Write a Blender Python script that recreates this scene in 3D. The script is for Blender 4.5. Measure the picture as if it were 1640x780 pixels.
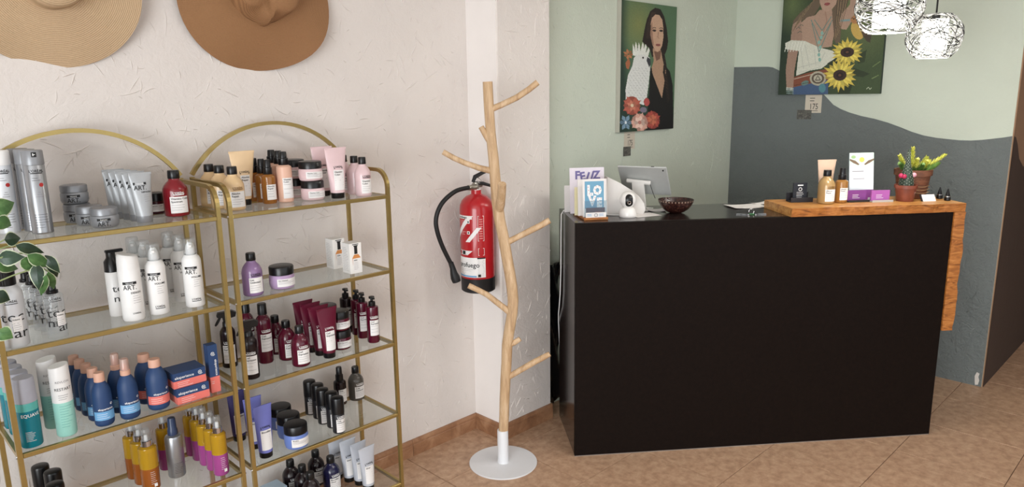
import bpy, math, random
import numpy as np
from mathutils import Vector, Matrix
random.seed(7)
rng = np.random.default_rng(7)
for o in list(bpy.data.objects): bpy.data.objects.remove(o)
S = bpy.context.scene
COL = S.collection
R_ = math.radians
# ------------------------------------------------------------------ camera
CAM_H = 1.62; YAW, PIT, ROL = R_(45.33636), R_(11.62768), R_(-0.80615); FPX = 1153.66
fw = Vector((math.cos(YAW)*math.cos(PIT), math.sin(YAW)*math.cos(PIT), -math.sin(PIT)))
rt = Vector((math.sin(YAW), -math.cos(YAW), 0)); up = rt.cross(fw)
cr, sr = math.cos(ROL), math.sin(ROL)
r2 = cr*rt + sr*up; u2 = -sr*rt + cr*up
cd = bpy.data.cameras.new('camera'); cam = bpy.data.objects.new('camera', cd); COL.objects.link(cam)
cd.sensor_width = 36; cd.sensor_fit = 'HORIZONTAL'; cd.lens = FPX*36/1640; cd.clip_start = .05
cam.matrix_world = Matrix(((r2.x, u2.x, -fw.x, 0), (r2.y, u2.y, -fw.y, 0), (r2.z, u2.z, -fw.z, CAM_H), (0, 0, 0, 1)))
S.camera = cam
# ------------------------------------------------------------------ world, daylight, exposure
w = bpy.data.worlds.new('sky'); S.world = w; w.use_nodes = True
w.node_tree.nodes['Background'].inputs[0].default_value = (.86, .93, 1, 1)
w.node_tree.nodes['Background'].inputs[1].default_value = 1.2
def area(name, loc, rot, sx, sy, power, col):
    l = bpy.data.lights.new(name, 'AREA'); l.shape = 'RECTANGLE'; l.size = sx; l.size_y = sy; l.energy = power; l.color = col
    o = bpy.data.objects.new(name, l); COL.objects.link(o); o.location = loc; o.rotation_euler = rot
    return o
area('shopfront_daylight', (-2.5, -.8, 1.12), (0, R_(-90), 0), 2.05, 3.0, 132, (.95, .985, 1))
area('side_fill_light', (1.2, -2.92, 1.5), (R_(90), 0, 0), 4.6, 1.9, 9, (1, .98, .96))  # weak fill added from the unseen side of the room
area('ceiling_fill_light', (2.3, .1, 2.66), (0, 0, 0), 1.2, .6, 13, (1, .95, .9))  # unseen warm fill added below the ceiling, set towards the right
S.view_settings.view_transform = 'Standard'; S.view_settings.look = 'None'
S.view_settings.gamma = 1; S.view_settings.use_curve_mapping = False; S.view_settings.exposure = .36
# ------------------------------------------------------------------ materials
def lin(c):
    if isinstance(c, str): c = tuple(int(c[i:i+2], 16) for i in (0, 2, 4))
    return tuple(((v/255)/12.92 if v/255 <= .04045 else ((v/255+.055)/1.055)**2.4) for v in c)
_m = {}
def mat(name, col, rough=.5, metal=0., var=.06, scale=40., bump=0., bscale=200., coat=0., emit=None, ior=1.45):
    if name in _m: return _m[name]
    m = bpy.data.materials.new(name); m.use_nodes = True; nt = m.node_tree; b = nt.nodes['Principled BSDF']; L = nt.links
    c = lin(col)
    tc = nt.nodes.new('ShaderNodeTexCoord'); nz = nt.nodes.new('ShaderNodeTexNoise'); nz.inputs['Scale'].default_value = scale
    nz.inputs['Detail'].default_value = 3
    L.new(tc.outputs['Object'], nz.inputs['Vector'])
    mx = nt.nodes.new('ShaderNodeMix'); mx.data_type = 'RGBA'
    mx.inputs[6].default_value = (*[v*(1-var) for v in c], 1); mx.inputs[7].default_value = (*[min(1, v*(1+var)) for v in c], 1)
    L.new(nz.outputs[0], mx.inputs[0]); L.new(mx.outputs[2], b.inputs['Base Color'])
    b.inputs['Roughness'].default_value = rough; b.inputs['Metallic'].default_value = metal; b.inputs['IOR'].default_value = ior
    b.inputs['Coat Weight'].default_value = coat
    if bump:
        n2 = nt.nodes.new('ShaderNodeTexNoise'); n2.inputs['Scale'].default_value = bscale; L.new(tc.outputs['Object'], n2.inputs['Vector'])
        bp = nt.nodes.new('ShaderNodeBump'); bp.inputs['Strength'].default_value = bump; bp.inputs['Distance'].default_value = .004
        L.new(n2.outputs[0], bp.inputs['Height']); L.new(bp.outputs[0], b.inputs['Normal'])
    if emit:
        b.inputs['Emission Color'].default_value = (*lin(emit[0]), 1); b.inputs['Emission Strength'].default_value = emit[1]
    _m[name] = m; return m
def clear_mat(name, col, solid=.25, rough=.05, gloss=None):
    """see-through plastic or glass: tinted transparency, a share of body colour, fresnel reflection"""
    if name in _m: return _m[name]
    m = bpy.data.materials.new(name); m.use_nodes = True; nt = m.node_tree; L = nt.links; nt.nodes.remove(nt.nodes['Principled BSDF'])
    out = nt.nodes['Material Output']; c = (*lin(col), 1)
    t = nt.nodes.new('ShaderNodeBsdfTransparent'); t.inputs[0].default_value = c
    d = nt.nodes.new('ShaderNodeBsdfDiffuse'); d.inputs[0].default_value = c
    g = nt.nodes.new('ShaderNodeBsdfGlossy'); g.inputs['Roughness'].default_value = rough
    a = nt.nodes.new('ShaderNodeMixShader'); a.inputs[0].default_value = solid; L.new(t.outputs[0], a.inputs[1]); L.new(d.outputs[0], a.inputs[2])
    f = nt.nodes.new('ShaderNodeFresnel'); f.inputs[0].default_value = 1.5
    gm = nt.nodes.new('ShaderNodeNewGeometry'); k = nt.nodes.new('ShaderNodeMath'); k.operation = 'SUBTRACT'; k.inputs[0].default_value = 1; L.new(gm.outputs['Backfacing'], k.inputs[1])
    k2 = nt.nodes.new('ShaderNodeMath'); k2.operation = 'MULTIPLY'; L.new(f.outputs[0], k2.inputs[0]); L.new(k.outputs[0], k2.inputs[1])
    a2 = nt.nodes.new('ShaderNodeMixShader'); L.new(k2.outputs[0], a2.inputs[0]); L.new(a.outputs[0], a2.inputs[1]); L.new(g.outputs[0], a2.inputs[2])
    L.new(a2.outputs[0], out.inputs[0]); _m[name] = m; return m
def plaster(name, col, var=.05, strength=.35):
    m = mat(name, col, .85, var=var, scale=5)
    nt = m.node_tree; L = nt.links; b = nt.nodes['Principled BSDF']; tc = [n for n in nt.nodes if n.type == 'TEX_COORD'][0]
    n1 = nt.nodes.new('ShaderNodeTexNoise'); n1.inputs['Scale'].default_value = 9; n1.inputs['Detail'].default_value = 8; n1.inputs['Roughness'].default_value = .62; n1.inputs['Distortion'].default_value = 1.2
    L.new(tc.outputs['Object'], n1.inputs['Vector'])
    n2 = nt.nodes.new('ShaderNodeTexNoise'); n2.inputs['Scale'].default_value = 38; n2.inputs['Detail'].default_value = 5; n2.inputs['Roughness'].default_value = .55; n2.inputs['Distortion'].default_value = 1.5
    L.new(tc.outputs['Object'], n2.inputs['Vector'])
    m2 = nt.nodes.new('ShaderNodeMath'); m2.operation = 'MULTIPLY_ADD'; m2.inputs[1].default_value = .45; L.new(n2.outputs[0], m2.inputs[0]); L.new(n1.outputs[0], m2.inputs[2])
    bp = nt.nodes.new('ShaderNodeBump'); bp.inputs['Strength'].default_value = strength; bp.inputs['Distance'].default_value = .012
    L.new(m2.outputs[0], bp.inputs['Height']); L.new(bp.outputs[0], b.inputs['Normal'])
    return m
def mottled(name, cols, scale=6., rough=.45, bump=.15, stretch=(1, 1, 1), detail=8, rnd=True, pos=(.3, .5, .68), dist=.6):
    if name in _m: return _m[name]
    m = bpy.data.materials.new(name); m.use_nodes = True; nt = m.node_tree; L = nt.links; b = nt.nodes['Principled BSDF']
    tc = nt.nodes.new('ShaderNodeTexCoord'); mp = nt.nodes.new('ShaderNodeMapping'); mp.inputs['Scale'].default_value = stretch
    L.new(tc.outputs['Object'], mp.inputs[0])
    if rnd:
        oi = nt.nodes.new('ShaderNodeObjectInfo'); ml = nt.nodes.new('ShaderNodeMath'); ml.operation = 'MULTIPLY'; ml.inputs[1].default_value = 37
        cb = nt.nodes.new('ShaderNodeCombineXYZ'); L.new(oi.outputs['Random'], ml.inputs[0]); L.new(ml.outputs[0], cb.inputs[0]); L.new(ml.outputs[0], cb.inputs[1]); L.new(cb.outputs[0], mp.inputs['Location'])
    n = nt.nodes.new('ShaderNodeTexNoise'); n.inputs['Scale'].default_value = scale; n.inputs['Detail'].default_value = detail; n.inputs['Roughness'].default_value = .65; n.inputs['Distortion'].default_value = dist
    L.new(mp.outputs[0], n.inputs['Vector'])
    rp = nt.nodes.new('ShaderNodeValToRGB'); e = rp.color_ramp.elements
    e[0].position = pos[0]; e[0].color = (*lin(cols[0]), 1); e[1].position = pos[2]; e[1].color = (*lin(cols[2]), 1)
    k = e.new(pos[1]); k.color = (*lin(cols[1]), 1)
    L.new(n.outputs[0], rp.inputs[0]); L.new(rp.outputs[0], b.inputs['Base Color']); b.inputs['Roughness'].default_value = rough
    bp = nt.nodes.new('ShaderNodeBump'); bp.inputs['Strength'].default_value = bump; bp.inputs['Distance'].default_value = .004
    L.new(n.outputs[0], bp.inputs['Height']); L.new(bp.outputs[0], b.inputs['Normal'])
    _m[name] = m; return m
def straw(name, col, dark, sc_=62):
    m = bpy.data.materials.new(name); m.use_nodes = True; nt = m.node_tree; L = nt.links; b = nt.nodes['Principled BSDF']
    tc = nt.nodes.new('ShaderNodeTexCoord'); wv = nt.nodes.new('ShaderNodeTexWave'); wv.wave_type = 'RINGS'; wv.rings_direction = 'Z'
    wv.inputs['Scale'].default_value = sc_; wv.inputs['Distortion'].default_value = .25; L.new(tc.outputs['Object'], wv.inputs['Vector'])
    n = nt.nodes.new('ShaderNodeTexNoise'); n.inputs['Scale'].default_value = 260; n.inputs['Detail'].default_value = 2; L.new(tc.outputs['Object'], n.inputs['Vector'])
    ad = nt.nodes.new('ShaderNodeMath'); ad.operation = 'MULTIPLY_ADD'; ad.inputs[1].default_value = .8; L.new(n.outputs[0], ad.inputs[0]); L.new(wv.outputs['Fac'], ad.inputs[2])
    mx = nt.nodes.new('ShaderNodeMix'); mx.data_type = 'RGBA'; mx.inputs[6].default_value = (*lin(dark), 1); mx.inputs[7].default_value = (*lin(col), 1)
    mr = nt.nodes.new('ShaderNodeMath'); mr.operation = 'MULTIPLY'; mr.inputs[1].default_value = .75; mr.use_clamp = True
    L.new(ad.outputs[0], mr.inputs[0]); L.new(mr.outputs[0], mx.inputs[0]); L.new(mx.outputs[2], b.inputs['Base Color']); b.inputs['Roughness'].default_value = .8
    bp = nt.nodes.new('ShaderNodeBump'); bp.inputs['Strength'].default_value = .38; bp.inputs['Distance'].default_value = .003
    L.new(ad.outputs[0], bp.inputs['Height']); L.new(bp.outputs[0], b.inputs['Normal'])
    return m
def attr_mat(name, rough=.6):
    m = bpy.data.materials.new(name); m.use_nodes = True; nt = m.node_tree; b = nt.nodes['Principled BSDF']
    a = nt.nodes.new('ShaderNodeAttribute'); a.attribute_name = 'Col'
    tc = nt.nodes.new('ShaderNodeTexCoord'); n = nt.nodes.new('ShaderNodeTexNoise'); n.inputs['Scale'].default_value = 180
    nt.links.new(tc.outputs['Object'], n.inputs['Vector'])
    bp = nt.nodes.new('ShaderNodeBump'); bp.inputs['Strength'].default_value = .15; bp.inputs['Distance'].default_value = .002
    nt.links.new(n.outputs[0], bp.inputs['Height']); nt.links.new(bp.outputs[0], b.inputs['Normal'])
    nt.links.new(a.outputs['Color'], b.inputs['Base Color']); b.inputs['Roughness'].default_value = rough
    return m
# ------------------------------------------------------------------ mesh builder
class MB:
    def __init__(s): s.v = []; s.f = []; s.m = []; s.ms = []; s.sm = []
    def mi(s, m):
        if m not in s.ms: s.ms.append(m)
        return s.ms.index(m)
    def add(s, vs, fs, m, smooth=True):
        b = len(s.v); k = s.mi(m); s.v += [tuple(v) for v in vs]
        for f in fs: s.f.append([i+b for i in f]); s.m.append(k); s.sm.append(smooth)
        return s
    def lathe(s, prof, m, seg=20, c=(0, 0, 0), ax=None, sx=1, sy=1):
        vs = []; fs = []; rows = []
        for r, z in prof:
            if r < 1e-6: rows.append([len(vs)]); vs.append((c[0], c[1], c[2]+z))
            else:
                rows.append(list(range(len(vs), len(vs)+seg)))
                vs += [(c[0]+sx*r*math.cos(2*math.pi*i/seg), c[1]+sy*r*math.sin(2*math.pi*i/seg), c[2]+z) for i in range(seg)]
        for a, b in zip(rows, rows[1:]):
            for i in range(seg):
                j = (i+1) % seg
                if len(a) == 1 and len(b) == 1: continue
                if len(a) == 1: fs.append([a[0], b[j], b[i]][::-1] if False else [a[0], b[j], b[i]])
                elif len(b) == 1: fs.append([a[i], a[j], b[0]])
                else: fs.append([a[i], a[j], b[j], b[i]])
        if ax is not None:
            q = Vector((0, 0, 1)).rotation_difference(Vector(ax)); cc = Vector(c)
            vs = [tuple(q @ (Vector(v)-cc) + cc) for v in vs]
        return s.add(vs, fs, m)
    def cyl(s, r, z0, z1, m, seg=20, c=(0, 0, 0), r1=None, bev=.0015, ax=None):
        r1 = r if r1 is None else r1
        return s.lathe([(0, z0), (r-bev, z0), (r, z0+bev), (r1, z1-bev), (r1-bev, z1), (0, z1)], m, seg, c, ax)
    def box(s, lo, hi, m, bev=0.):
        x0, y0, z0 = lo; x1, y1, z1 = hi
        if not bev:
            vs = [(x, y, z) for z in (z0, z1) for y in (y0, y1) for x in (x0, x1)]
            return s.add(vs, [[0, 2, 3, 1], [4, 5, 7, 6], [0, 1, 5, 4], [2, 6, 7, 3], [0, 4, 6, 2], [1, 3, 7, 5]], m, False)
        b = bev; vs = []; ix = {}
        for X in (0, 1):
            for Y in (0, 1):
                for Z in (0, 1):
                    p = [(x0, x1)[X], (y0, y1)[Y], (z0, z1)[Z]]; d = [b*(1-2*X), b*(1-2*Y), b*(1-2*Z)]
                    for a in range(3):
                        q = [p[k] + (0 if k == a else d[k]) for k in range(3)]
                        ix[(X, Y, Z, a)] = len(vs); vs.append(q)
        fs = []
        for a in range(3):
            o1, o2 = [(1, 2), (2, 0), (0, 1)][a]
            for side in (0, 1):
                q = []
                for u, v in ((0, 0), (1, 0), (1, 1), (0, 1)):
                    k = [0, 0, 0]; k[a] = side; k[o1] = u; k[o2] = v; q.append(ix[(*k, a)])
                fs.append(q if side else q[::-1])
            for u in (0, 1):
                for v in (0, 1):
                    k0 = [0, 0, 0]; k0[o1] = u; k0[o2] = v; k1 = list(k0); k1[a] = 1
                    q = [ix[(*k0, o1)], ix[(*k1, o1)], ix[(*k1, o2)], ix[(*k0, o2)]]
                    fs.append(q if (u+v) % 2 == 1 else q[::-1])
        for X in (0, 1):
            for Y in (0, 1):
                for Z in (0, 1):
                    q = [ix[(X, Y, Z, 0)], ix[(X, Y, Z, 1)], ix[(X, Y, Z, 2)]]
                    fs.append(q if (X+Y+Z) % 2 == 1 else q[::-1])
        return s.add(vs, fs, m, False)
    def tube(s, path, rad, m, seg=8, cap=True, square=False, flat=False):
        P = [Vector(p) for p in path]; n = len(P); rad = rad if isinstance(rad, (list, tuple)) else [rad]*n
        vs = []; fs = []; up = None
        for i, p in enumerate(P):
            t = (P[min(i+1, n-1)]-P[max(i-1, 0)]).normalized()
            if up is None:
                up = Vector((0, 0, 1)) if abs(t.z) < .9 else Vector((0, 1, 0))
            a = up - t*up.dot(t); a = a.normalized() if a.length > 1e-6 else t.orthogonal().normalized(); up = a; b = t.cross(a)
            for k in range(seg):
                an = 2*math.pi*(k+(.5 if square else 0))/seg
                rr = rad[i]*(math.sqrt(2) if square else 1)
                vs.append(p + rr*(math.cos(an)*a + math.sin(an)*b))
        for i in range(n-1):
            for k in range(seg):
                j = (k+1) % seg; fs.append([i*seg+k, i*seg+j, (i+1)*seg+j, (i+1)*seg+k])
        if cap: fs.append(list(range(seg))[::-1]); fs.append(list(range((n-1)*seg, n*seg)))
        return s.add(vs, fs, m, not square)
    def loft(s, rings, m, cap=True, smooth=True):
        n = len(rings[0]); vs = [v for r in rings for v in r]; fs = []
        for i in range(len(rings)-1):
            for k in range(n):
                j = (k+1) % n; fs.append([i*n+k, i*n+j, (i+1)*n+j, (i+1)*n+k])
        if cap: fs.append(list(range(n))[::-1]); fs.append(list(range((len(rings)-1)*n, len(rings)*n)))
        return s.add(vs, fs, m, smooth)
    def wrap(s, r, u0, u1, z0, z1, m, n=None, sk=0., r1=None):
        """patch on the front (-y) of a cylinder, u in metres along the arc; sk shifts the top edge"""
        n = n or max(1, int(abs(u1-u0)/r/.22)); vs = []; r1 = r if r1 is None else r1; k = 1 if not sk else 10
        for j in range(k+1):
            f = j/k; rr = r+(r1-r)*f
            for i in range(n+1):
                a = (u0+(u1-u0)*i/n+sk*f)/r; vs.append((rr*math.sin(a), -rr*math.cos(a), z0+(z1-z0)*f))
        return s.add(vs, [[j*(n+1)+i, j*(n+1)+i+1, (j+1)*(n+1)+i+1, (j+1)*(n+1)+i] for j in range(k) for i in range(n)], m)
    def flat(s, pts, y, m):
        """polygon given as (x,z), lying in the plane y, seen from -y"""
        return s.add([(x, y, z) for x, z in pts], [list(range(len(pts)))], m, False)
    def rect(s, x0, x1, z0, z1, y, m): return s.flat([(x0, z0), (x1, z0), (x1, z1), (x0, z1)], y, m)
    def text(s, txt, size, m, u=0., z=0., r=None, y=0., align='CENTER', bold=0., sx=1., rot=0.):
        vs, fs = glyphs(txt, align, bold); o = []
        for a, b in vs:
            a *= size*sx; b *= size
            if rot: a, b = a*math.cos(rot)-b*math.sin(rot), a*math.sin(rot)+b*math.cos(rot)
            a += u; b += z
            o.append((r*math.sin(a/r), -r*math.cos(a/r), b) if r else (a, y, b))
        return s.add(o, fs, m, False)
    def mesh(s, name, sharp=40):
        me = bpy.data.meshes.new(name); me.from_pydata([tuple(v) for v in s.v], [], s.f)
        for m in s.ms: me.materials.append(m)
        me.polygons.foreach_set('material_index', s.m); me.polygons.foreach_set('use_smooth', s.sm)
        if any(s.sm): me.set_sharp_from_angle(angle=R_(sharp))
        me.update(); return me
_g = {}
def glyphs(txt, align, bold):
    k = (txt, align, bold)
    if k not in _g:
        cu = bpy.data.curves.new('t', 'FONT'); cu.body = txt; cu.align_x = align; cu.resolution_u = 2; cu.offset = bold; cu.size = 1
        ob = bpy.data.objects.new('t', cu); me = bpy.data.meshes.new_from_object(ob)
        _g[k] = ([(v.co.x, v.co.y) for v in me.vertices], [list(p.vertices) for p in me.polygons])
        bpy.data.objects.remove(ob); bpy.data.curves.remove(cu); bpy.data.meshes.remove(me)
    return _g[k]
def tag(o, label=None, cat=None, group=None, kind=None):
    if label: o['label'] = label
    if cat: o['category'] = cat
    if group: o['group'] = group
    if kind: o['kind'] = kind
    return o
def link(name, me, parent=None, loc=(0, 0, 0), rz=0.):
    o = bpy.data.objects.new(name, me); COL.objects.link(o); o.location = loc; o.rotation_euler = (0, 0, rz)
    if parent: o.parent = parent
    return o
def part(name, mb, parent, **k):
    o = link(name, mb.mesh(name), parent, **k)
    if name.endswith('print') or name.endswith('lettering'): o['kind'] = 'stuff'
    return o
def thing(name, label, cat, loc=(0, 0, 0), rz=0., group=None): return tag(link(name, None, None, loc, rz), label, cat, group)
def struct(name, mb): return tag(part(name, mb, None), kind='structure')
def stamp(tree, parent):
    for nm, me, kids in tree:
        o = link(nm, me, parent); stamp(kids, o)
        if nm in ('lettering', 'small_print', 'brand_print'): o['kind'] = 'stuff'
def at(px, py, z):
    d = ((px-820)/FPX)*r2 + ((390-py)/FPX)*u2 + fw
    return Vector((0, 0, CAM_H)) + d*((z-CAM_H)/d.z)
def bez(p0, p1, p2, n=8):
    p0, p1, p2 = Vector(p0), Vector(p1), Vector(p2)
    return [p0*(1-t)**2 + p1*2*t*(1-t) + p2*t*t for t in [i/n for i in range(n+1)]]

# ================================================================== SETTING
YW, YP, XP, XPR, YG, XB, YR, ZC = 2.51, 2.315, 2.213, 2.553, 2.425, 4.475, .843, 2.7
cream = plaster('cream_plaster', 'DDD6D1', strength=.35); green = plaster('sage_green_plaster', 'C6CDBF'); greyp = plaster('grey_plaster', '6E7473', strength=1.3)
brown = plaster('shaded_brown_plaster', '4A3B33', strength=.25); tan = plaster('shaded_tan_plaster', '9A7A60', strength=.25)  # right wall's shade is put into these brown and tan colours
white_ceil = mat('white_ceiling_paint', 'EDEBE6', .9, var=.02)
grout = mat('brown_grout', '5E4433', .9, var=.1)
wl = struct('wall_left', MB().box((-2.6, YW, 0), (XP, YW+.15, ZC), cream))
wp = struct('wall_pillar', MB().box((XP, YP, 0), (XPR, YW+.15, ZC), cream, .006))
wg = struct('wall_green', MB().box((XPR, YG, 0), (XB, YG+.15, ZC), green))
wb = struct('wall_back', MB().box((XB, YR, 0), (XB+.15, YG+.15, ZC), green))
# grey painted field with its wavy upper edge
wave = [(2.425, 1.781), (2.192, 1.775), (2.16, 1.77), (2.124, 1.753), (1.98, 1.68), (1.832, 1.604), (1.764, 1.537), (1.72, 1.513), (1.669, 1.493), (1.6, 1.473), (1.526, 1.458), (1.45, 1.437), (1.388, 1.415), (1.32, 1.388), (1.256, 1.369), (1.19, 1.358), (1.131, 1.353), (1.08, 1.349), (1.027, 1.349), (.97, 1.355), (.928, 1.362), (.88, 1.37), (YR, 1.378)]
mb = MB()
for (ya, za), (yb, zb) in zip(wave, wave[1:]):
    n = 4
    q = []
    for i in range(n):
        y0 = ya+(yb-ya)*i/n; y1 = ya+(yb-ya)*(i+1)/n; z0 = za+(zb-za)*i/n; z1 = za+(zb-za)*(i+1)/n
        mb.add([(XB-.002, y0, 0), (XB-.002, y1, 0), (XB-.002, y1, z1), (XB-.002, y0, z0), (XB+.001, y1, z1), (XB+.001, y0, z0)], [[0, 1, 2, 3], [3, 2, 4, 5]], greyp, False)
part('grey_paint_field', mb, wb)
part('chipped_plaster', MB().flat([(0, 0), (.014, .004), (.018, .03), (.012, .05), (.016, .07), (.002, .075), (-.006, .05), (-.003, .02)], 0, mat('bare_plaster', 'CFC9C2', .9)), wb, loc=(XB-.003, YR+.03, .005), rz=R_(-90))
wr = struct('wall_right', MB().box((XB+.002, YR-.006, 0), (7.6, YR+.15, ZC), tan))
wv = [(XB+.002, 1.378), (4.52, 1.37), (4.58, 1.33), (4.66, 1.25), (4.78, 1.2), (5., 1.17), (5.4, 1.2), (6, 1.25), (7.6, 1.2)]
mb = MB()
for (xa, za), (xb_, zb) in zip(wv, wv[1:]):
    mb.add([(xa, YR-.008, 0), (xb_, YR-.008, 0), (xb_, YR-.008, zb), (xa, YR-.008, za)], [[0, 1, 2, 3]], brown, False)
part('shaded_paint_field', mb, wr)
struct('wall_far', MB().box((7.6, -3.1, 0), (7.75, YR+.15, ZC), tan))
mb = MB()
for lo, hi in (((-2.6, -3.15, 0), (7.6, -3., .55)), ((-2.6, -3.15, 2.45), (7.6, -3., ZC)), ((-2.6, -3.15, .55), (-1.1, -3., 2.45)), ((3.5, -3.15, .55), (7.6, -3., 2.45))): mb.box(lo, hi, cream)
struct('wall_side', mb)
mb = MB()
for lo, hi in (((-2.75, -3.15, 0), (-2.6, YW+.15, .08)), ((-2.75, -3.15, 2.2), (-2.6, YW+.15, ZC)), ((-2.75, -3.15, .08), (-2.6, -2.5, 2.2)), ((-2.75, .75, .08), (-2.6, YW+.15, 2.2))): mb.box(lo, hi, cream)
struct('wall_front', mb)
alu = mat('dark_aluminium', '3A3A3C', .4, .6)
for n_, (a, b) in enumerate((((-2.7, -2.5), (-2.7, .75)), ((-1.1, -3.08), (3.5, -3.08))), 1):  # second frame sits in the unseen side opening added for fill light
    mb = MB(); z0, z1 = (.08, 2.2) if n_ == 1 else (.55, 2.45)
    for i in range(4):
        x = a[0]+(b[0]-a[0])*i/3; y = a[1]+(b[1]-a[1])*i/3; mb.box((x-.025, y-.025, z0), (x+.025, y+.025, z1), alu)
    for z in (z0+.025, z1-.025): mb.box((min(a[0], b[0])-.02, min(a[1], b[1])-.02, z-.025), (max(a[0], b[0])+.02, max(a[1], b[1])+.02, z+.025), alu)
    struct('window_%d' % n_, mb)
struct('ceiling', MB().box((-2.75, -3.15, ZC), (7.75, YW+.15, ZC+.1), white_ceil))
# floor: grout bed and single tiles
fl = struct('floor', MB().box((-2.75, -3.15, -.1), (7.75, YW+.15, -.004), grout))
tilem = mottled('terracotta_tile', ('9C7B62', 'BA977B', 'CEAE92'), 26, .45, .16, dist=.2, detail=10, pos=(.28, .5, .72))
TX, TY = .402, .4275
tme = MB().box((.0014, .0014, -.012), (TX-.0014, TY-.0014, 0), tilem, .0014).mesh('tile')
for i in range(-4, 13):
    for j in range(-7, 2):
        x = 1.776+TX*i; y = 2.219+TY*(j-1) if j < 1 else 2.219+TY*(j-1)
        if y > YW or (y+TY > YW+.1 and y > YW-.02): continue
        link('tile', tme, fl, (x, y, 0))
# skirting tiles
skm = mottled('brown_skirting_tile', ('7A553C', '9A7052', 'B08868'), 10, .4, .1)
def skirting(name, a, b, nrm):
    root = tag(link(name, None), kind='structure'); a = Vector((*a, 0)); b = Vector((*b, 0)); L_ = (b-a).length; d = (b-a)/L_; n = Vector((*nrm, 0)); k = max(1, round(L_/.41)); s = L_/k
    for i in range(k):
        p = a + d*(i*s+.001); q = a + d*((i+1)*s-.001); mb = MB()
        prof = [(0, 0), (.013, 0), (.013, .052), (.0105, .055), (.0125, .058), (.0125, .066), (.009, .076), (0, .078)]
        mb.loft([[e + n*u + Vector((0, 0, z)) for u, z in prof] for e in (p, q)], skm, smooth=False)
        part('skirting_tile', mb, root)
skirting('baseboard_left', (-2.6, YW), (XP, YW), (0, -1)); skirting('baseboard_pillar', (XP, YP-.013), (XP, YW-.013), (-1, 0)); skirting('baseboard_front', (XP, YP), (XPR, YP), (0, -1))
part('white_face_panel', MB().box((XP-.0015, YP+.004, .078), (XP+.001, YW, ZC), plaster('white_smooth_plaster', 'F1ECE9', strength=.12)), wp)  # thin whiter, smoother panel over the pillar's narrow face
# trowel ridges standing proud of the plaster
def ridges(name, parent, m, org, ex, ez, w_, z0, z1, count, seed, nrm, amp=1.):
    r = random.Random(seed); mb = MB(); o = Vector(org); ex = Vector(ex); ez = Vector((0, 0, 1)); n = Vector(nrm)
    for _ in range(count):
        u = r.uniform(.02, w_-.02); z = r.uniform(z0, z1); a = r.gauss(1.15, .75) if r.random() < .8 else r.uniform(0, 3.14); L_ = r.choice([.015, .02, .03, .04, .055, .08])*r.uniform(.7, 1.3); cv = r.gauss(0, .22)
        if r.random() < .5: a = math.pi-a
        wd = r.uniform(.0011, .0026)*amp; h = r.uniform(.0016, .0036)*amp; k = 5; vs = []
        for i in range(k+1):
            t = i/k-.5; an = a+cv*t; uu = u+math.cos(an)*t*L_; zz = min(max(z+math.sin(an)*t*L_, .09), 2.6); uu = min(max(uu, .003), w_-.003)
            tp = max(.12, 1-(2*t)**2); c = o+ex*uu+ez*zz; q = (ez*math.cos(a+cv*t)-ex*math.sin(a+cv*t))*wd*tp
            vs += [c-q, c+n*h*tp, c+q]
        fs = []
        for i in range(k): b = i*3; fs += [[b, b+3, b+4, b+1], [b+1, b+4, b+5, b+2]]
        mb.add(vs, fs, m, False)
    tag(part(name, mb, parent), kind='stuff')
ridges('trowel_ridges', wl, cream, (.2, YW, 0), (1, 0, 0), 0, XP-.2, .1, 2.1, 980, 1, (0, -1, 0))
ridges('trowel_ridges', wp, cream, (XP, YP, 0), (1, 0, 0), 0, XPR-XP, .1, 2.1, 230, 2, (0, -1, 0))
ridges('trowel_ridges', wg, green, (XPR, YG, 0), (1, 0, 0), 0, XB-XPR, .9, 2.1, 420, 3, (0, -1, 0), .8)
ridges('trowel_ridges', wb, greyp, (XB-.002, YG, 0), (0, -1, 0), 0, YG-YR, .1, 1.34, 620, 4, (-1, 0, 0), .8)

# ================================================================== SHELVING UNITS
gold = mat('brushed_gold_metal', 'AE9860', .32, .8, var=.08, scale=60)
glass = clear_mat('shelf_glass', 'F5F8F7', .03, .03)
steel = mat('bright_steel', 'C8C8C8', .25, 1.)
YF, YBK = 2.17, 2.44; HZ = [1.265, .986, .701, .414, .12]; TOP = [z+.006 for z in HZ]
def shelf_unit(x0, x1, label):
    root = thing('shelving_unit', label, 'shelf', (x0, YF, 0), 0, 'arched gold shelving units'); W = x1-x0; D = YBK-YF; h = .0064
    for x in (0, W):
        # front post bends over at the top into a side rail that runs to the back post
        p = [(x, 0, 0), (x, 0, 1.30)] + [(x, .06-.06*math.cos(a), 1.30+.06*math.sin(a)) for a in [i*math.pi/16 for i in range(1, 9)]] + [(x, D, 1.36)]
        part('front_post', MB().tube(p, h, gold, 4, square=True), root)
        part('back_post', MB().tube([(x, D, 0), (x, D, 1.369)], h, gold, 4, square=True), root)
    rr = .35; c = 1.536-rr; a0 = math.acos(min(1, (W/2)/rr))
    arc = [(W/2+rr*math.cos(a), D, c+rr*math.sin(a)) for a in [a0+(math.pi-2*a0)*i/28 for i in range(29)]]
    part('arch', MB().tube(arc, h, gold, 4, square=True), root)
    for z in HZ:
        fr = MB(); fr.box((h, -h, z-h), (W-h, h, z+h), gold, .0015).box((h, D-h, z-h), (W-h, D+h, z+h), gold, .0015)
        for x in (0, W): fr.box((x-h*.8, h, z-h), (x+h*.8, D-h, z+h), gold)
        f = part('shelf_frame', fr, root)
        part('glass_shelf', MB().box((h*.8, h, z), (W-h*.8, D-h, z+.006), glass, .0008), root)
        for x, sg in ((0, -1), (W, 1)):
            part('screw', MB().lathe([(0, .0035), (.003, .003), (.0042, 0), (.0042, -.001)], steel, 8, (x+sg*h, 0, z), ax=(sg, 0, 0)), f)
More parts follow.
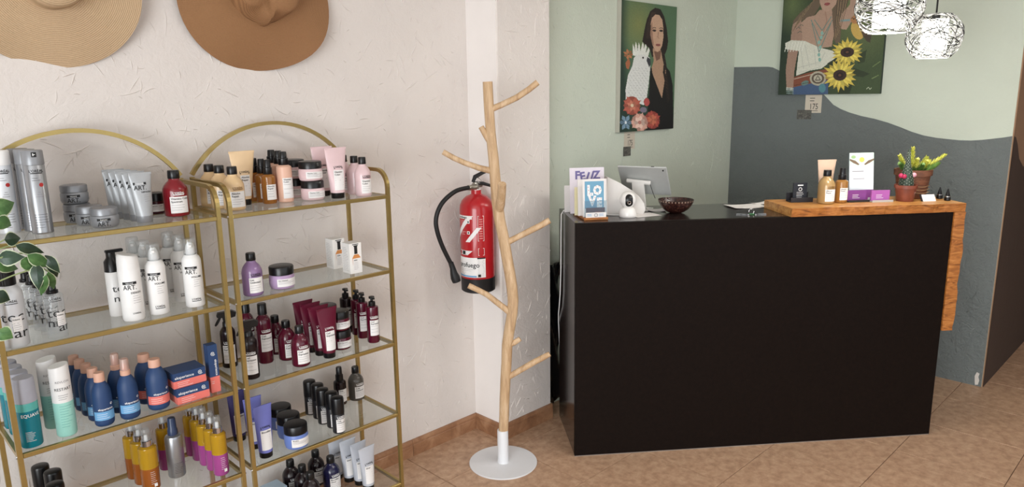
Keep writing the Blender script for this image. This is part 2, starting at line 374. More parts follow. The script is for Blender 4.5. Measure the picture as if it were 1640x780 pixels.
shelf_unit(.303, .888, 'gold metal shelving unit with arched top, full of bottles, nearest the left edge')
shelf_unit(.925, 1.512, 'gold metal shelving unit with arched top, standing nearer the red fire extinguisher')

# ================================================================== HAIR PRODUCTS (prototypes)
blk = mat('black_plastic', '0E0E10', .3); blks = mat('satin_black_plastic', '242327', .42); wht = mat('white_plastic', 'ECEBEA', .35, var=.02)
pap = mat('white_label_paper', 'E9E7E6', .6, var=.02); ink = mat('black_ink', '1B1B1D', .6); gink = mat('grey_ink', '8E8B90', .7); wink = mat('white_ink', 'EDEDED', .6)
BR = "L'OR\u00c9AL"
def fine(mb, r, u0, u1, z, n, dz, m=gink, h=.0008, y=None):
    q = random.Random(n*7+int(z*1e4))
    for i in range(n):
        e = u0+(u1-u0)*q.uniform(.55, 1)
        if r: mb.wrap(r, u0, e, z-i*dz, z-i*dz+h, m)
        else: mb.rect(u0, e, z-i*dz, z-i*dz+h, y, m)
def label_parts(r, hw, z0, z1, lines, brand_z=None, bcol=None, size=.0085, lab=pap, txt=ink, nf=3):
    """white label patch with its lettering, brand words printed above it"""
    lm = MB().wrap(r+.0006, -hw, hw, z0, z1, lab).mesh('label')
    t = MB(); z = z1-size*1.05
    for s_ in lines: t.text(s_, size, txt, -hw+.003, z, r+.0011, align='LEFT', bold=.015); z -= size*1.05
    zz = z+.001; dz = max(.0035, (zz-z0-.002)/max(1, nf))
    fine(t, r+.0011, -hw+.003, hw-.003, zz, nf, dz)
    out = [('label', lm, [('lettering', t.mesh('lettering'), [])])]
    if brand_z is not None:
        b = MB().text(BR, .0085, bcol, 0, brand_z, r+.0008, bold=.02, sx=1.1).wrap(r+.0008, -.016, .016, brand_z-.0035, brand_z-.0012, bcol)
        out.append(('brand_print', b.mesh('brand_print'), []))
    return out
def shampoo(body, r, lines, bcol, h=.14, cap=blk, lab=True):
    k = h/.14
    b = MB().lathe([(0, 0), (r*.86, 0), (r*.97, .003), (r, .008), (r, .076*k), (r*.97, .084*k), (r*.86, .093*k), (r*.68, .102*k), (r*.5, .108*k), (r*.44, .112*k), (r*.44, .116*k)], body, 22)
    c = MB().lathe([(r*.4, .114*k), (r*.46, .115*k), (r*.48, .117*k), (r*.46, .137*k), (r*.42, .14*k), (0, .14*k)], cap, 18)
    t = [('body', b.mesh('body'), []), ('cap', c.mesh('cap'), [])]
    if lab: t += label_parts(r, .75*r, .012*k, .062*k, lines, .070*k, bcol)
    return t
def jar(body, lid, r, h, lines=None, lz=None, style='serie'):
    hb = h*.62
    b = MB().lathe([(0, 0), (r*.8, 0), (r*.92, .003), (r, h*.2), (r*1.0, hb*.85), (r*.93, hb)], body, 24)
    l = MB().lathe([(r*.9, hb), (r*.97, hb+.001), (r*.97, h-.004), (r*.93, h-.001), (r*.85, h), (0, h-.0005)], lid, 24)
    t = [('body', b.mesh('body'), []), ('lid', l.mesh('lid'), [])]
    if style == 'serie':
        lm = MB().wrap(r+.0006, -.9*r, .9*r, h*.14, hb*.78, pap); tx = MB()
        tx.text(lines, .0055, ink, -.8*r, hb*.78-.0065, r+.0011, align='LEFT', bold=.015); fine(tx, r+.0011, -.8*r, .8*r, hb*.78-.0095, 3, .0035)
        t.append(('label', lm.mesh('label'), [('lettering', tx.mesh('lettering'), [])]))
    elif style == 'art':
        t.append(('lettering', art_print(r+.0006, -.35*r, h*.12, .0165, None).mesh('lettering'), []))
    return t
def art_print(r, u, z, s, word, y=None):
    """black bar over big ART. lettering"""
    mb = MB()
    if r: mb.wrap(r, u-s*1.05, u+s*1.05, z+s*.86, z+s*1.3, ink)
    else: mb.rect(u-s*1.05, u+s*1.05, z+s*.86, z+s*1.3, y, ink)
    mb.text('tecni', s*.42, wink, u, z+s*.95, r and r+.0004, y=(y or 0)-.0004, sx=1.3); mb.text('ART.', s*1.08, ink, u, z, r, y=y or 0, bold=.01, sx=.9)
    if word:
        mb.text(word, s*.46, ink, u+s*.85, z-s*.7, r, y=y or 0, bold=.015, align='CENTER'); fine(mb, r, u+s*.3, u+s*1.6, z-s*1.1, 4, s*.38, y=y)
    return mb
def tube_(body, cap, h, rc, wt, lines, bcol, lab=(.03, .1), text=None, art=False):
    zc = .02; rings = []; n = 20
    for i in range(11):
        t = i/10; a = rc*1.04+(wt-rc*1.04)*(t**.85); b = rc*1.04*(1-t)**.8+.0012
        rings.append([(a*math.cos(2*math.pi*k/n), b*math.sin(2*math.pi*k/n), zc+(h-zc)*t) for k in range(n)])
    bd = MB().loft(rings, body); c = MB().lathe([(0, 0), (rc-.001, 0), (rc, .0015), (rc*1.02, zc+.001), (0, zc+.001)], cap, 20)
    crimp = MB().box((-wt, -.0016, h-.007), (wt, .0016, h), body, .0006)
    t = [('body', bd.mesh('body'), []), ('cap', c.mesh('cap'), []), ('crimped_end', crimp.mesh('crimped_end'), [])]
    def yq(z, x):
        f = (z-zc)/(h-zc); a = rc*1.04+(wt-rc*1.04)*(f**.85); b = rc*1.04*(1-f)**.8+.0012
        return -b*math.sqrt(max(0, 1-(x/a)**2))-.0007
    def surf(mb0):
        mb0.v = [(x, yq(z, x)+y, z) for x, y, z in mb0.v]; return mb0
    hw = rc*.86; p = MB()
    if art:
        p = surf(art_print(None, -.006, h*.66, .0165, None, y=-.0003)); q = MB().text('DEPOLISH', .006, ink, .008, h*.6, bold=.02); fine(q, None, 0, .016, h*.55, 4, .006, y=-.0002); surf(q)
        t += [('lettering', p.mesh('lettering'), []), ('small_print', q.mesh('small_print'), [])]
    else:
        nx, nz = 8, 6; vs = [(-hw+2*hw*i/nx, 0, lab[0]+(lab[1]-lab[0])*j/nz) for j in range(nz+1) for i in range(nx+1)]
        p.add(vs, [[j*(nx+1)+i, j*(nx+1)+i+1, (j+1)*(nx+1)+i+1, (j+1)*(nx+1)+i] for j in range(nz) for i in range(nx)], pap); surf(p)
        q = MB(); z = lab[1]-.0095
        for s_ in lines: q.text(s_, .0085, ink, -hw+.003, z, y=-.0006, align='LEFT', bold=.015); z -= .009
        fine(q, None, -hw+.003, hw-.003, z, 4, .0085, y=-.0006); surf(q)
        b = MB().text(BR, .0085, bcol, 0, lab[1]+.008, bold=.02, sx=1.1).rect(-.017, .017, lab[1]+.0045, lab[1]+.0068, 0, bcol); surf(b)
        t += [('label', p.mesh('label'), [('lettering', q.mesh('lettering'), [])]), ('brand_print', b.mesh('brand_print'), [])]
    return t
def amber_spray(body, r, h, hb, lines, capm=blk):
    b = MB().lathe([(0, 0), (r*.9, 0), (r, .003), (r, hb-.012), (r*.95, hb-.006), (r*.6, hb), (r*.45, hb+.002)], body, 20)
    c = MB().lathe([(r*.62, hb), (r*.64, hb+.001), (r*.62, hb+.022), (r*.5, hb+.024), (r*.46, h-.003), (r*.4, h), (0, h)], capm, 16)
    return [('body', b.mesh('body'), []), ('spray_cap', c.mesh('spray_cap'), [])] + label_parts(r, .8*r, .014, hb*.66, lines, None, None, .0075)
def hairspray(capm, body, mark=True):
    b = MB().lathe([(0, 0), (.025, 0), (.026, .002), (.026, .004), (.0255, .006), (.0255, .183), (.0245, .185)], body, 22)
    c = MB().lathe([(.0245, .184), (.026, .185), (.0262, .187), (.0255, .221), (.0235, .2235), (.008, .221), (0, .221)], capm, 22)
    t = MB().text(BR, .0095, ink, 0, .166, .0261, bold=.02).wrap(.0261, -.014, .014, .162, .1645, ink); fine(t, .0261, -.012, .012, .15, 2, .006, ink); fine(t, .0261, -.018, .018, .052, 6, .007, ink)
    vs = [(0, .132)] + [(.0055*math.cos(a), .132+.0055*math.sin(a)) for a in [i*math.pi/6 for i in range(12)]]
    t.add([(.0262*math.sin((u+.008)/.0262), -.0262*math.cos((u+.008)/.0262), z) for u, z in vs], [[0, i, i % 12+1] for i in range(1, 13)], mat('red_ink', 'B0302E', .5), False)
    for k in (0, 1, 2): t.wrap(.0261, -.008+k*.003, .009-k*.002, .1+k*.006, .1012+k*.006, gink)
    if mark: t.wrap(.0264, -.006, .006, .206, .219, ink).wrap(.0266, -.003, -.001, .209, .216, wink).wrap(.0266, -.001, .003, .212, .2135, wink)
    return [('body', b.mesh('body'), []), ('cap', c.mesh('cap'), []), ('lettering', t.mesh('lettering'), [])]
def tecni_words(r, z, s, m=ink):
    t = MB().text('tec', s, m, .001, z+s*.78, r, bold=.0, sx=1.25).text('ni', s, m, -.012, z, r, sx=1.25).text('ar', s, m, .016, z-s*.42, r, sx=1.25)
    lb = MB().wrap(r+.0004, -.002, .021, z+.001, z+s*1.1, pap).mesh('label'); t2 = MB()
    t2.text('Volume', .0055, ink, -.001, z+s*.85, r+.0008, align='LEFT', bold=.02); fine(t2, r+.0008, 0, .018, z+s*.62, 5, .0055)
    t.text(BR, .008, ink, .002, z+s*2.15, r, bold=.02).wrap(r, -.013, .017, z+s*2.02, z+s*2.07, ink)
    return [('lettering', t.mesh('lettering'), []), ('label', lb, [('small_print', t2.mesh('small_print'), [])])]
silver = mat('silver_can', 'A2A4A8', .3, .75, var=.04); silverp = mat('silver_plastic', '8F9195', .38, .3); ltube = mat('silver_tube_plastic', 'AAADB0', .4, .2)
frost = mat('frosted_white_can', 'DADDE2', .4, .2)
cl = clear_mat('clear_plastic', 'F2F4F5', .12); teal = clear_mat('teal_liquid', '1C8A9C', .75); mint_l = mat('mint_plastic', '9FD8CC', .4)
KIND = {}
KIND['hairspray'] = hairspray(silverp, silver); KIND['hairspray_white'] = hairspray(wht, frost, False)
KIND['artjar'] = jar(silverp, mat('silver_lid', '8A8C90', .35, .4), .0365, .0555, style='art')
KIND['arttube'] = tube_(ltube, silverp, .145, .0215, .031, [], ink, art=True)
redm = mat('deep_red_plastic', '7A0F1C', .22, coat=.3); dred = mat('dark_maroon_jar', '3A0C18', .25)
KIND['redshampoo'] = shampoo(redm, .0365, ['Vitamino Color', 'Spectrum'], wink); KIND['redjar'] = jar(dred, blk, .031, .066, 'Vitamino Color')
def tecwhite():
    r = .031; b = MB().lathe([(0, 0), (r*.94, 0), (r, .003), (r, .135), (r*.96, .145), (r*.8, .156), (r*.64, .162), (r*.6, .164)], frost, 22); c = MB().cyl(r*.66, .163, .2, blk, 18)
    return [('body', b.mesh('body'), []), ('cap', c.mesh('cap'), [])]+tecni_words(r+.0006, .042, .037)
KIND['tecwhite'] = tecwhite()
def tecclear():
    r = .0245; b = MB().lathe([(0, 0), (r*.94, 0), (r, .003), (r, .114), (r*.96, .119), (r*.6, .123), (r*.5, .125)], cl, 20); c = MB().lathe([(r*.6, .122), (r*.62, .123), (r*.62, .13), (r*.45, .132), (r*.42, .147), (r*.36, .15), (0, .15)], blk, 14)
    return [('body', b.mesh('body'), []), ('spray_cap', c.mesh('spray_cap'), [])]+tecni_words(r+.0005, .034, .034)
KIND['tecclear'] = tecclear()
def blackpump():
    r = .0215; b = MB().lathe([(0, 0), (r*.94, 0), (r, .003), (r, .132), (r*.9, .135), (0, .135)], wht, 20)
    c = MB().lathe([(r*.92, .134), (r, .135), (r*.96, .165), (r*.6, .176), (r*.58, .192), (0, .192)], blk, 18).box((-.014, -.007, .19), (.034, .007, .199), blk, .002)
    t = MB().text('te', .03, ink, .002, .075, r+.0006, sx=1.2).text('ni', .03, ink, .001, .045, r+.0006, sx=1.2)
    return [('body', b.mesh('body'), []), ('pump_head', c.mesh('pump_head'), []), ('lettering', t.mesh('lettering'), [])]
KIND['blackpump'] = blackpump()
def design():
    r = .030; b = MB().lathe([(0, 0), (r*.92, 0), (r, .004), (r, .15), (r*.985, .151), (r*.985, .152)], wht, 22)
    n = 22; rings = []
    for z, s_, tl in ((.152, .985, 0), (.175, .97, .05), (.188, .93, .12), (.194, .8, .15), (.1955, .45, .1)):
        rings.append([(r*s_*math.cos(2*math.pi*k/n), r*s_*math.sin(2*math.pi*k/n), z-tl*r*math.cos(2*math.pi*k/n)) for k in range(n)])
    c = MB().loft(rings, wht); t = art_print(r+.0006, 0, .095, .018, 'DESIGN'); t.text(BR, .006, ink, .012, .022, r+.0006, bold=.02)
    return [('body', b.mesh('body'), []), ('cap', c.mesh('cap'), []), ('lettering', t.mesh('lettering'), [])]
KIND['design'] = design()
def volume():
    r = .028; b = MB().lathe([(0, 0), (r*.92, 0), (r, .003), (r, .138), (r*.97, .147), (r*.85, .156), (r*.66, .162), (r*.62, .164)], wht, 22)
    nz = MB().lathe([(.013, .163), (.0145, .166), (.0135, .185), (.010, .196), (.006, .201), (0, .202)], wht, 14).box((-.005, -.02, .186), (.005, 0, .196), wht, .002)
    oc = MB().lathe([(.0185, .162), (.0195, .164), (.018, .208), (.0165, .213), (0, .213)], cl, 16)
    t = art_print(r+.0006, -.005, .106, .0175, 'VOLUME'); t.text(BR, .0075, ink, .004, .024, r+.0006, bold=.02).wrap(r+.0006, -.01, .018, .0195, .0215, ink)
    return [('body', b.mesh('body'), [('lettering', t.mesh('lettering'), [])]), ('nozzle', nz.mesh('nozzle'), []), ('clear_cap', oc.mesh('clear_cap'), [])]
KIND['volume'] = volume()
def equave():
    r = .0265; b = MB().lathe([(0, 0), (r*.93, 0), (r, .004), (r, .104)], teal, 22); u_ = MB().lathe([(r, .104), (r, .122), (r*.97, .126)], clear_mat('pale_turquoise_liquid', '6FD0C8', .7), 22)
    c = MB().lathe([(r*.95, .126), (r*1.03, .127), (r*1.03, .13), (r*.96, .19), (r*.9, .194), (0, .1945)], mat('grey_cap', 'A9AAB5', .4), 22)
    t = MB().text('EQUAVE', .0125, wink, .004, .088, r+.0006, bold=.01); fine(t, r+.0006, -.014, .012, .045, 7, .0042, wink, .0009)
    return [('body', b.mesh('body'), [('lettering', t.mesh('lettering'), [])]), ('upper_body', u_.mesh('upper_body'), []), ('cap', c.mesh('cap'), [])]
KIND['equave'] = equave()
def restart():
    r = .0255; b = MB().lathe([(0, 0), (r*.9, 0), (r, .004), (r, .1)], mint_l, 22); n = 22
    u_ = MB().loft([[(r*s_*math.cos(2*math.pi*k/n), r*s_*math.sin(2*math.pi*k/n), z+tl*math.cos(2*math.pi*k/n)) for k in range(n)] for z, s_, tl in ((.1, 1, 0), (.165, 1, 0), (.198, .97, .004), (.203, .93, .004))], wht)
    t = MB().text('REVLON', .0085, gink, 0, .158, r+.0006, sx=1.1).text('RESTART', .0115, ink, 0, .136, r+.0006, sx=.95); fine(t, r+.0006, -.014, .016, .122, 3, .006, ink); fine(t, r+.0006, -.015, .017, .09, 9, .0075, mat('teal_ink', '4C9C92', .6))
    return [('lower_body', b.mesh('lower_body'), []), ('upper_body', u_.mesh('upper_body'), []), ('lettering', t.mesh('lettering'), [])]
KIND['restart'] = restart()
navy = mat('matt_navy_plastic', '25406A', .5); peachm = mat('peach_cap', 'D3A48E', .5); skyb = mat('sky_blue_band', '6DA4D0', .6); coralm = mat('coral_print', 'E0756B', .6); tcl = clear_mat('clear_peach_cap', 'F0D9CF', .35)
def bluebottle(r, h, band, spray=False):
    b = MB().lathe([(0, 0), (r*.82, 0), (r*.95, .004), (r, .012), (r, .085), (r*.95, .1), (r*.8, .115), (r*.6, .125), (r*.5, .129), (r*.48, .131)], navy, 22)
    if not spray: c = [('cap', MB().lathe([(r*.48, .13), (r*.55, .131), (r*.53, h-.002), (r*.48, h), (0, h)], peachm, 18).mesh('cap'), [])]
    else: c = [('collar', MB().cyl(r*.5, .13, .146, peachm, 18).mesh('collar'), []), ('nozzle', MB().lathe([(.008, .146), (.0085, .158), (.006, .166), (0, .167)], peachm, 12).mesh('nozzle'), []), ('clear_cap', MB().lathe([(r*.46, .146), (r*.42, .176), (r*.36, .18), (0, .18)], tcl, 16).mesh('clear_cap'), [])]
    l = MB().wrap(r+.0006, -r*1.25, r*1.25, .02, .046, band); t = MB().text('eksperience', .0085, wink, .002, .05, r+.0008, bold=.015); fine(t, r+.0012, -r*.9, r*.5, .038, 3, .006, wink)
    for k in range(7):
        a = k*.9; t.wrap(r+.0008, .7*r+.004*math.cos(a)*(1-k/9), .7*r+.004*math.cos(a)*(1-k/9)+.0022, .064+.004*math.sin(a)*(1-k/9), .066+.004*math.sin(a)*(1-k/9), wink)
    return [('body', b.mesh('body'), []), ('label', l.mesh('label'), [('lettering', t.mesh('lettering'), [])])] + c
KIND['bluepeach'] = bluebottle(.0262, .157, skyb); KIND['bluespray'] = bluebottle(.0275, .18, skyb, True); KIND['bluecoral'] = bluebottle(.031, .155, coralm)
yel = clear_mat('yellow_liquid', 'CDA12A', .7); pinkl = clear_mat('magenta_liquid', 'B4539C', .75); bronzel = clear_mat('bronze_liquid', 'A8602A', .78); chrome = mat('chrome', 'D0D0D4', .16, 1.)
def twotone(lower, r=.0245):
    b = MB().lathe([(0, 0), (r*.9, 0), (r, .004), (r, .073)], lower, 20); u_ = MB().lathe([(r, .073), (r, .135), (r*.96, .14), (r*.6, .144)], yel, 20)
    c = MB().cyl(r*.6, .143, .163, chrome, 16); n_ = MB().lathe([(.006, .163), (.006, .175), (.0045, .18), (0, .18)], wht, 10); o = MB().lathe([(r*.52, .163), (r*.5, .19), (r*.42, .2), (r*.2, .201), (0, .201)], cl, 16)
    t = MB(); fine(t, r+.0006, -.008, .014, .125, 8, .0065, mat('gold_ink', '8A6A12', .5)); fine(t, r+.0006, -.006, .012, .062, 7, .0065, wink); t.wrap(r+.0006, .002, .012, .012, .022, wink)
    return [('lower_body', b.mesh('lower_body'), [('lettering', t.mesh('lettering'), [])]), ('upper_body', u_.mesh('upper_body'), []), ('collar', c.mesh('collar'), []), ('nozzle', n_.mesh('nozzle'), []), ('clear_cap', o.mesh('clear_cap'), [])]
KIND['pinkyellow'] = twotone(pinkl); KIND['bronze'] = twotone(bronzel, .027)
def silverspray():
    r = .0265; b = MB().lathe([(0, 0), (r*.94, 0), (r, .003), (r, .132), (r*.9, .139), (r*.55, .143)], silver, 20); nb = mat('navy_translucent_cap', '2C3C5C', .3)
    c = MB().lathe([(r*.56, .143), (r*.6, .144), (r*.58, .16), (r*.5, .165), (r*.46, .195), (r*.4, .2), (0, .2)], nb, 16)
    t = MB(); fine(t, r+.0006, .002, .014, .125, 14, .006, gink); fine(t, r+.0006, -.014, .016, .05, 7, .0055, ink)
    return [('body', b.mesh('body'), []), ('spray_cap', c.mesh('spray_cap'), []), ('small_print', t.mesh('small_print'), [])]
KIND['silverspray'] = silverspray()
creamp = mat('pearl_cream_plastic', 'D9BA8E', .28, coat=.2); creamt = mat('cream_tube_plastic', 'E2C49C', .35); amber = clear_mat('amber_oil', 'C98A42', .45); peachp = mat('peach_bottle_plastic', 'DEB29C', .35)
pinkp = mat('pale_pink_plastic', 'DBBFC2', .32, coat=.2); pinkt = mat('pink_tube_plastic', 'DEC2C5', .38); lav = mat('lavender_plastic', '8A6D96', .25, coat=.3); lavj = mat('lavender_jar', 'AF95B8', .35)
KIND['cream'] = shampoo(creamp, .0335, ['Absolut', 'Repair'], mat('bronze_ink', '7A5526', .5)); KIND['creamtube'] = tube_(creamt, blk, .18, .0185, .044, ['Absolut', 'Repair'], ink)
KIND['amberspray'] = amber_spray(amber, .0235, .148, .099, ['Absolut', 'Repair']); KIND['peachspray'] = amber_spray(peachp, .0262, .172, .127, ['Vitamino', 'Color'])
KIND['pinkjar'] = jar(pinkp, blk, .0405, .0675, 'Vitamino Color'); KIND['pinktube'] = tube_(pinkt, blk, .178, .0235, .043, ['Vitamino', 'Color'], ink); KIND['pinkshampoo'] = shampoo(pinkp, .0295, ['Vitamino', 'Color'], ink)
KIND['lavshampoo'] = shampoo(lav, .0325, ['Liss', 'Unlimited'], ink); KIND['lavjar'] = jar(lavj, blk, .042, .077, 'Liss Unlimited')
mar = mat('maroon_plastic', '520B24', .24, coat=.3); mart = mat('maroon_tube_plastic', '5E0F2A', .38); dkb = mat('black_brown_bottle', '1E1417', .22)
KIND['marshampoo'] = shampoo(mar, .0315, ['Curl', 'Expression'], wink, h=.1415); KIND['martube'] = tube_(mart, blk, .183, .0215, .04, ['Curl', 'Expression'], wink)
KIND['marjar'] = jar(mar, blk, .038, .073, 'Curl Expression'); 
def tall_bottle(body, r):
    b = MB().lathe([(0, 0), (r*.9, 0), (r, .004), (r, .142), (r*.97, .152), (r*.86, .161), (r*.66, .169), (r*.5, .173), (r*.48, .177)], body, 22); c = MB().lathe([(r*.5, .175), (r*.6, .176), (r*.58, .2125), (r*.52, .2146), (0, .2146)], blk, 18)
    return [('body', b.mesh('body'), []), ('cap', c.mesh('cap'), [])]+label_parts(r, .85*r, .045, .108, ['Curl', 'Expression'], .118, wink)
KIND['martall'] = tall_bottle(mar, .0262)
def pumpbottle(body, r=.0235):
    b = MB().lathe([(0, 0), (r*.92, 0), (r, .003), (r, .134), (r*.96, .139), (r*.6, .142), (r*.5, .143)], body, 20)
    p = MB().lathe([(r*.56, .142), (r*.58, .143), (r*.55, .158), (r*.3, .16), (r*.22, .162), (r*.22, .17), (r*.46, .171), (r*.46, .178), (0, .18)], blk, 14).box((-.004, -.026, .171), (.004, 0, .178), blk, .0015)
    return [('body', b.mesh('body'), []), ('pump_head', p.mesh('pump_head'), [])] + label_parts(r, .8*r, .03, .09, ['Curl', 'Expression'], .1, wink, .0075)
KIND['marpump'] = pumpbottle(mar); KIND['darkpump'] = pumpbottle(dkb)
def trigger():
    r = .0255; b = MB().lathe([(0, 0), (r*.92, 0), (r, .003), (r, .12), (r*.95, .129), (r*.7, .14), (r*.5, .146)], dkb, 20)
    h_ = MB().lathe([(r*.5, .144), (r*.56, .146), (r*.52, .16), (r*.4, .164), (0, .164)], blk, 14)
    prof = [(-.03, .186), (-.026, .196), (.02, .2), (.034, .192), (.03, .178), (.012, .174), (.008, .16), (-.01, .16), (-.012, .178), (-.028, .18)]
    h_.loft([[(x, y, z) for x, z in prof] for y in (-.009, .009)], blk, smooth=False); tr = MB().tube(bez((-.018, 0, .18), (-.026, 0, .165), (-.036, 0, .15), 5), [.004, .0045, .005, .005, .0045, .003], blk, 6)
    return [('body', b.mesh('body'), []), ('spray_head', h_.mesh('spray_head'), [('trigger', tr.mesh('trigger'), [])])] + label_parts(r, .85*r, .018, .082, ['Curl', 'Expression'], .09, wink, .008)
KIND['trigger'] = trigger()
pur = mat('violet_blue_tube', '7076BE', .38); purd = mat('dark_violet_tube', '3E3A6E', .38); bj = mat('cornflower_jar', '6C83C4', .35)
KIND['purptube'] = tube_(pur, blk, .1855, .022, .033, ['Blondifier'], ink); KIND['purptubed'] = tube_(purd, blk, .1855, .022, .033, ['Blondifier'], ink); KIND['bluejar'] = jar(bj, blk, .0415, .085, 'Blondifier')
def smallblack():
    r = .0225; b = MB().lathe([(0, 0), (r*.9, 0), (r, .003), (r, .073), (r*.95, .075)], blks, 20); c = MB().lathe([(r*.95, .074), (r*1.05, .075), (r*1.05, .129), (r*.98, .134), (r*.8, .136), (0, .1365)], blk, 20)
    return [('body', b.mesh('body'), []), ('cap', c.mesh('cap'), [])] + label_parts(r, .95*r, .006, .056, ['Scalp', 'Advanced'], .062, wink, .0075)
KIND['smallblack'] = smallblack()
KIND['greyshampoo'] = shampoo(clear_mat('smoky_grey_plastic', '5A554F', .85), .0315, ['Scalp', 'Advanced'], wink, h=.137); KIND['darkspray'] = amber_spray(dkb, .0245, .155, .1, ['Scalp'])
KIND['darkshampoo'] = shampoo(dkb, .0325, ['Scalp', 'Advanced'], wink); KIND['navyshampoo'] = shampoo(mat('dark_navy_plastic', '1B1B3E', .22, coat=.3), .0335, ['Blondifier', 'Gloss'], wink)
KIND['silvertube'] = tube_(mat('pale_silver_tube', 'BFC4CE', .4, .15), blk, .1755, .0215, .036, ['Silver'], ink)
KIND['goldshampoo'] = shampoo(mat('golden_pearl_plastic', 'A98A5C', .25, .1, coat=.2), .0365, ['Absolut', 'Repair'], mat('bronze_ink', '7A5526', .5), h=.152)
KIND['goldspray'] = amber_spray(clear_mat('pale_amber_oil', 'C08A48', .55), .0275, .158, .105, ['Absolut', 'Repair']); KIND['nudetube'] = tube_(mat('nude_tube_plastic', 'CBAF98', .38), blk, .192, .022, .045, ['Absolut', 'Repair'], ink)
# ------------------------------------------------------------------ placing the products
def put(kind, name, x, y, z, label, cat='bottle', group=None, rz=None):
    t = thing(name, label, cat, (x, y, z), random.uniform(-.09, .09) if rz is None else rz, group); stamp(KIND[kind], t); return t
def row(kind, name, cat, pts, shelf, labels, group, rz=None):
    if isinstance(labels, str): labels = [labels]*len(pts)
    for (x, y), l in zip(pts, labels): put(kind, name, x, y, TOP[shelf-1], l, cat, group, rz)
O = ['front', 'second', 'third', 'fourth', 'fifth']
def nth(fmt, n): return [fmt % (O[i] if i < n-1 else 'rearmost') for i in range(n)]
# left unit, top shelf
row('hairspray', 'hairspray_can', 'can', [(.451, 2.275), (.446, 2.335), (.441, 2.395)], 1, nth('%s tall silver hairspray can with red dot, left unit top shelf', 3), 'silver hairspray cans', -.05)
put('hairspray_white', 'hairspray_can', .388, 2.345, TOP[0], 'pale white hairspray can behind the leaves, leftmost on the top shelf', 'can')
J = 'silver styling jar with black lettering, '
for (x, y, dz), l in zip([(.568, 2.395, 0), (.566, 2.396, .0557), (.579, 2.3185, 0), (.597, 2.243, 0)], [J+'lower one of the stack of two', J+'upper one of the stack of two', J+'single one in the middle, partly hidden', J+'frontmost one beside the silver tubes']):
    put('artjar', 'styling_jar', x, y, TOP[0]+dz, l, 'jar', 'silver styling jars')
row('arttube', 'styling_tube', 'tube', [(.702, 2.24), (.698, 2.2855), (.693, 2.331), (.688, 2.3765), (.683, 2.42)], 1, nth('%s upside-down silver styling tube in the row on the left unit', 5), 'silver styling tubes', 0.)
put('redjar', 'hair_mask_jar', .785, 2.385, TOP[0], 'dark red jar with black lid behind the red shampoo bottle', 'jar')
put('redshampoo', 'shampoo_bottle', .812, 2.287, TOP[0], 'deep red shampoo bottle with black cap and white label', 'bottle')
# left unit, second shelf
put('tecwhite', 'styling_spray', .342, 2.214, TOP[1], 'white spray can with black cap and large black letters under the leaves', 'can', rz=-.15)
row('tecclear', 'spray_bottle', 'bottle', [(.438, 2.212), (.433, 2.264), (.428, 2.316), (.423, 2.368), (.418, 2.418)], 2, nth('%s clear spray bottle with big black letters in the row under the leaves', 5), 'clear spray bottles', 0.)
put('blackpump', 'pump_bottle', .617, 2.308, TOP[1], 'slim white bottle with black pump head behind the white can', 'bottle')
put('design', 'styling_spray', .637, 2.226, TOP[1], 'stout all-white spray can with slanted cap, left of the white mousse cans', 'can', rz=-.35)
row('volume', 'mousse_can', 'can', [(.712, 2.236), (.709, 2.312), (.704, 2.392), (.819, 2.236), (.819, 2.325), (.815, 2.405)], 2, nth('%s white mousse can with clear cap in the left-hand row', 3)+nth('%s white mousse can with clear cap in the row nearest the gold post', 3), 'white mousse cans', -.32)
# left unit, third shelf
row('equave', 'conditioner_bottle', 'bottle', [(.342, 2.214), (.340, 2.272), (.338, 2.33), (.336, 2.388)], 3, nth('%s turquoise two-tone bottle with grey cap beside the left post', 4), 'turquoise bottles')
row('restart', 'conditioner_bottle', 'bottle', [(.427, 2.218), (.416, 2.30)], 3, ['front white and mint green slanted-top bottle', 'rear white and mint green slanted-top bottle, half hidden'], 'white and mint bottles')
row('bluepeach', 'shampoo_bottle', 'bottle', [(.521, 2.21), (.518, 2.263), (.515, 2.316), (.512, 2.369), (.509, 2.4195)], 3, nth('%s navy bottle with peach cap and light blue band in the diagonal row', 5), 'navy bottles with peach caps')
row('bluespray', 'spray_bottle', 'bottle', [(.589, 2.207), (.583, 2.275)], 3, ['front navy spray bottle with clear peach nozzle', 'rear navy spray bottle with clear peach nozzle'], 'navy spray bottles')
row('bluecoral', 'shampoo_bottle', 'bottle', [(.672, 2.214), (.665, 2.285)], 3, ['front navy bottle with coral band and peach cap', 'rear navy bottle with coral band and peach cap'], 'navy bottles with coral band')
def carton(name, label, x0, y0, z, W, D, H, split, group, rz=0., upright=False):
    t = thing(name, label, 'box', (x0, y0, z), rz, group)
    part('lower_box', MB().box((0, 0, 0), (W, D, split), coralm), t); part('upper_box', MB().box((0, 0, split), (W, D, H), navy), t)
    q = MB()
    if upright: q.text('eksperience', .011, wink, W*.62, H*.52, y=-.0006, rot=-math.pi/2, bold=.01)
    else: q.text('eksperience', .012, wink, W*.34, split+(H-split)*.25, y=-.0006, bold=.01)
    fine(q, None, W*.12, W*.6, split*.7, 3 if not upright else 2, .006, wink, y=-.0006)
    cx, cz = (W*.5, H*.82) if upright else (W*.83, split+(H-split)*.5)
    sp = [(cx+.0075*(k/16)*math.cos(k*.75), -.0012, cz+.0075*(k/16)*math.sin(k*.75)) for k in range(1, 17)]
    part('lettering', q, t); part('swirl_logo', MB().tube(sp, .0009, wink, 4), t); return t
carton('product_carton', 'lower navy and coral carton in the stack of two', .716, 2.184, TOP[2], .098, .08, .05, .024, 'navy and coral cartons')
carton('product_carton', 'upper navy and coral carton lying on the other', .712, 2.19, TOP[2]+.0505, .098, .08, .048, .023, 'navy and coral cartons')
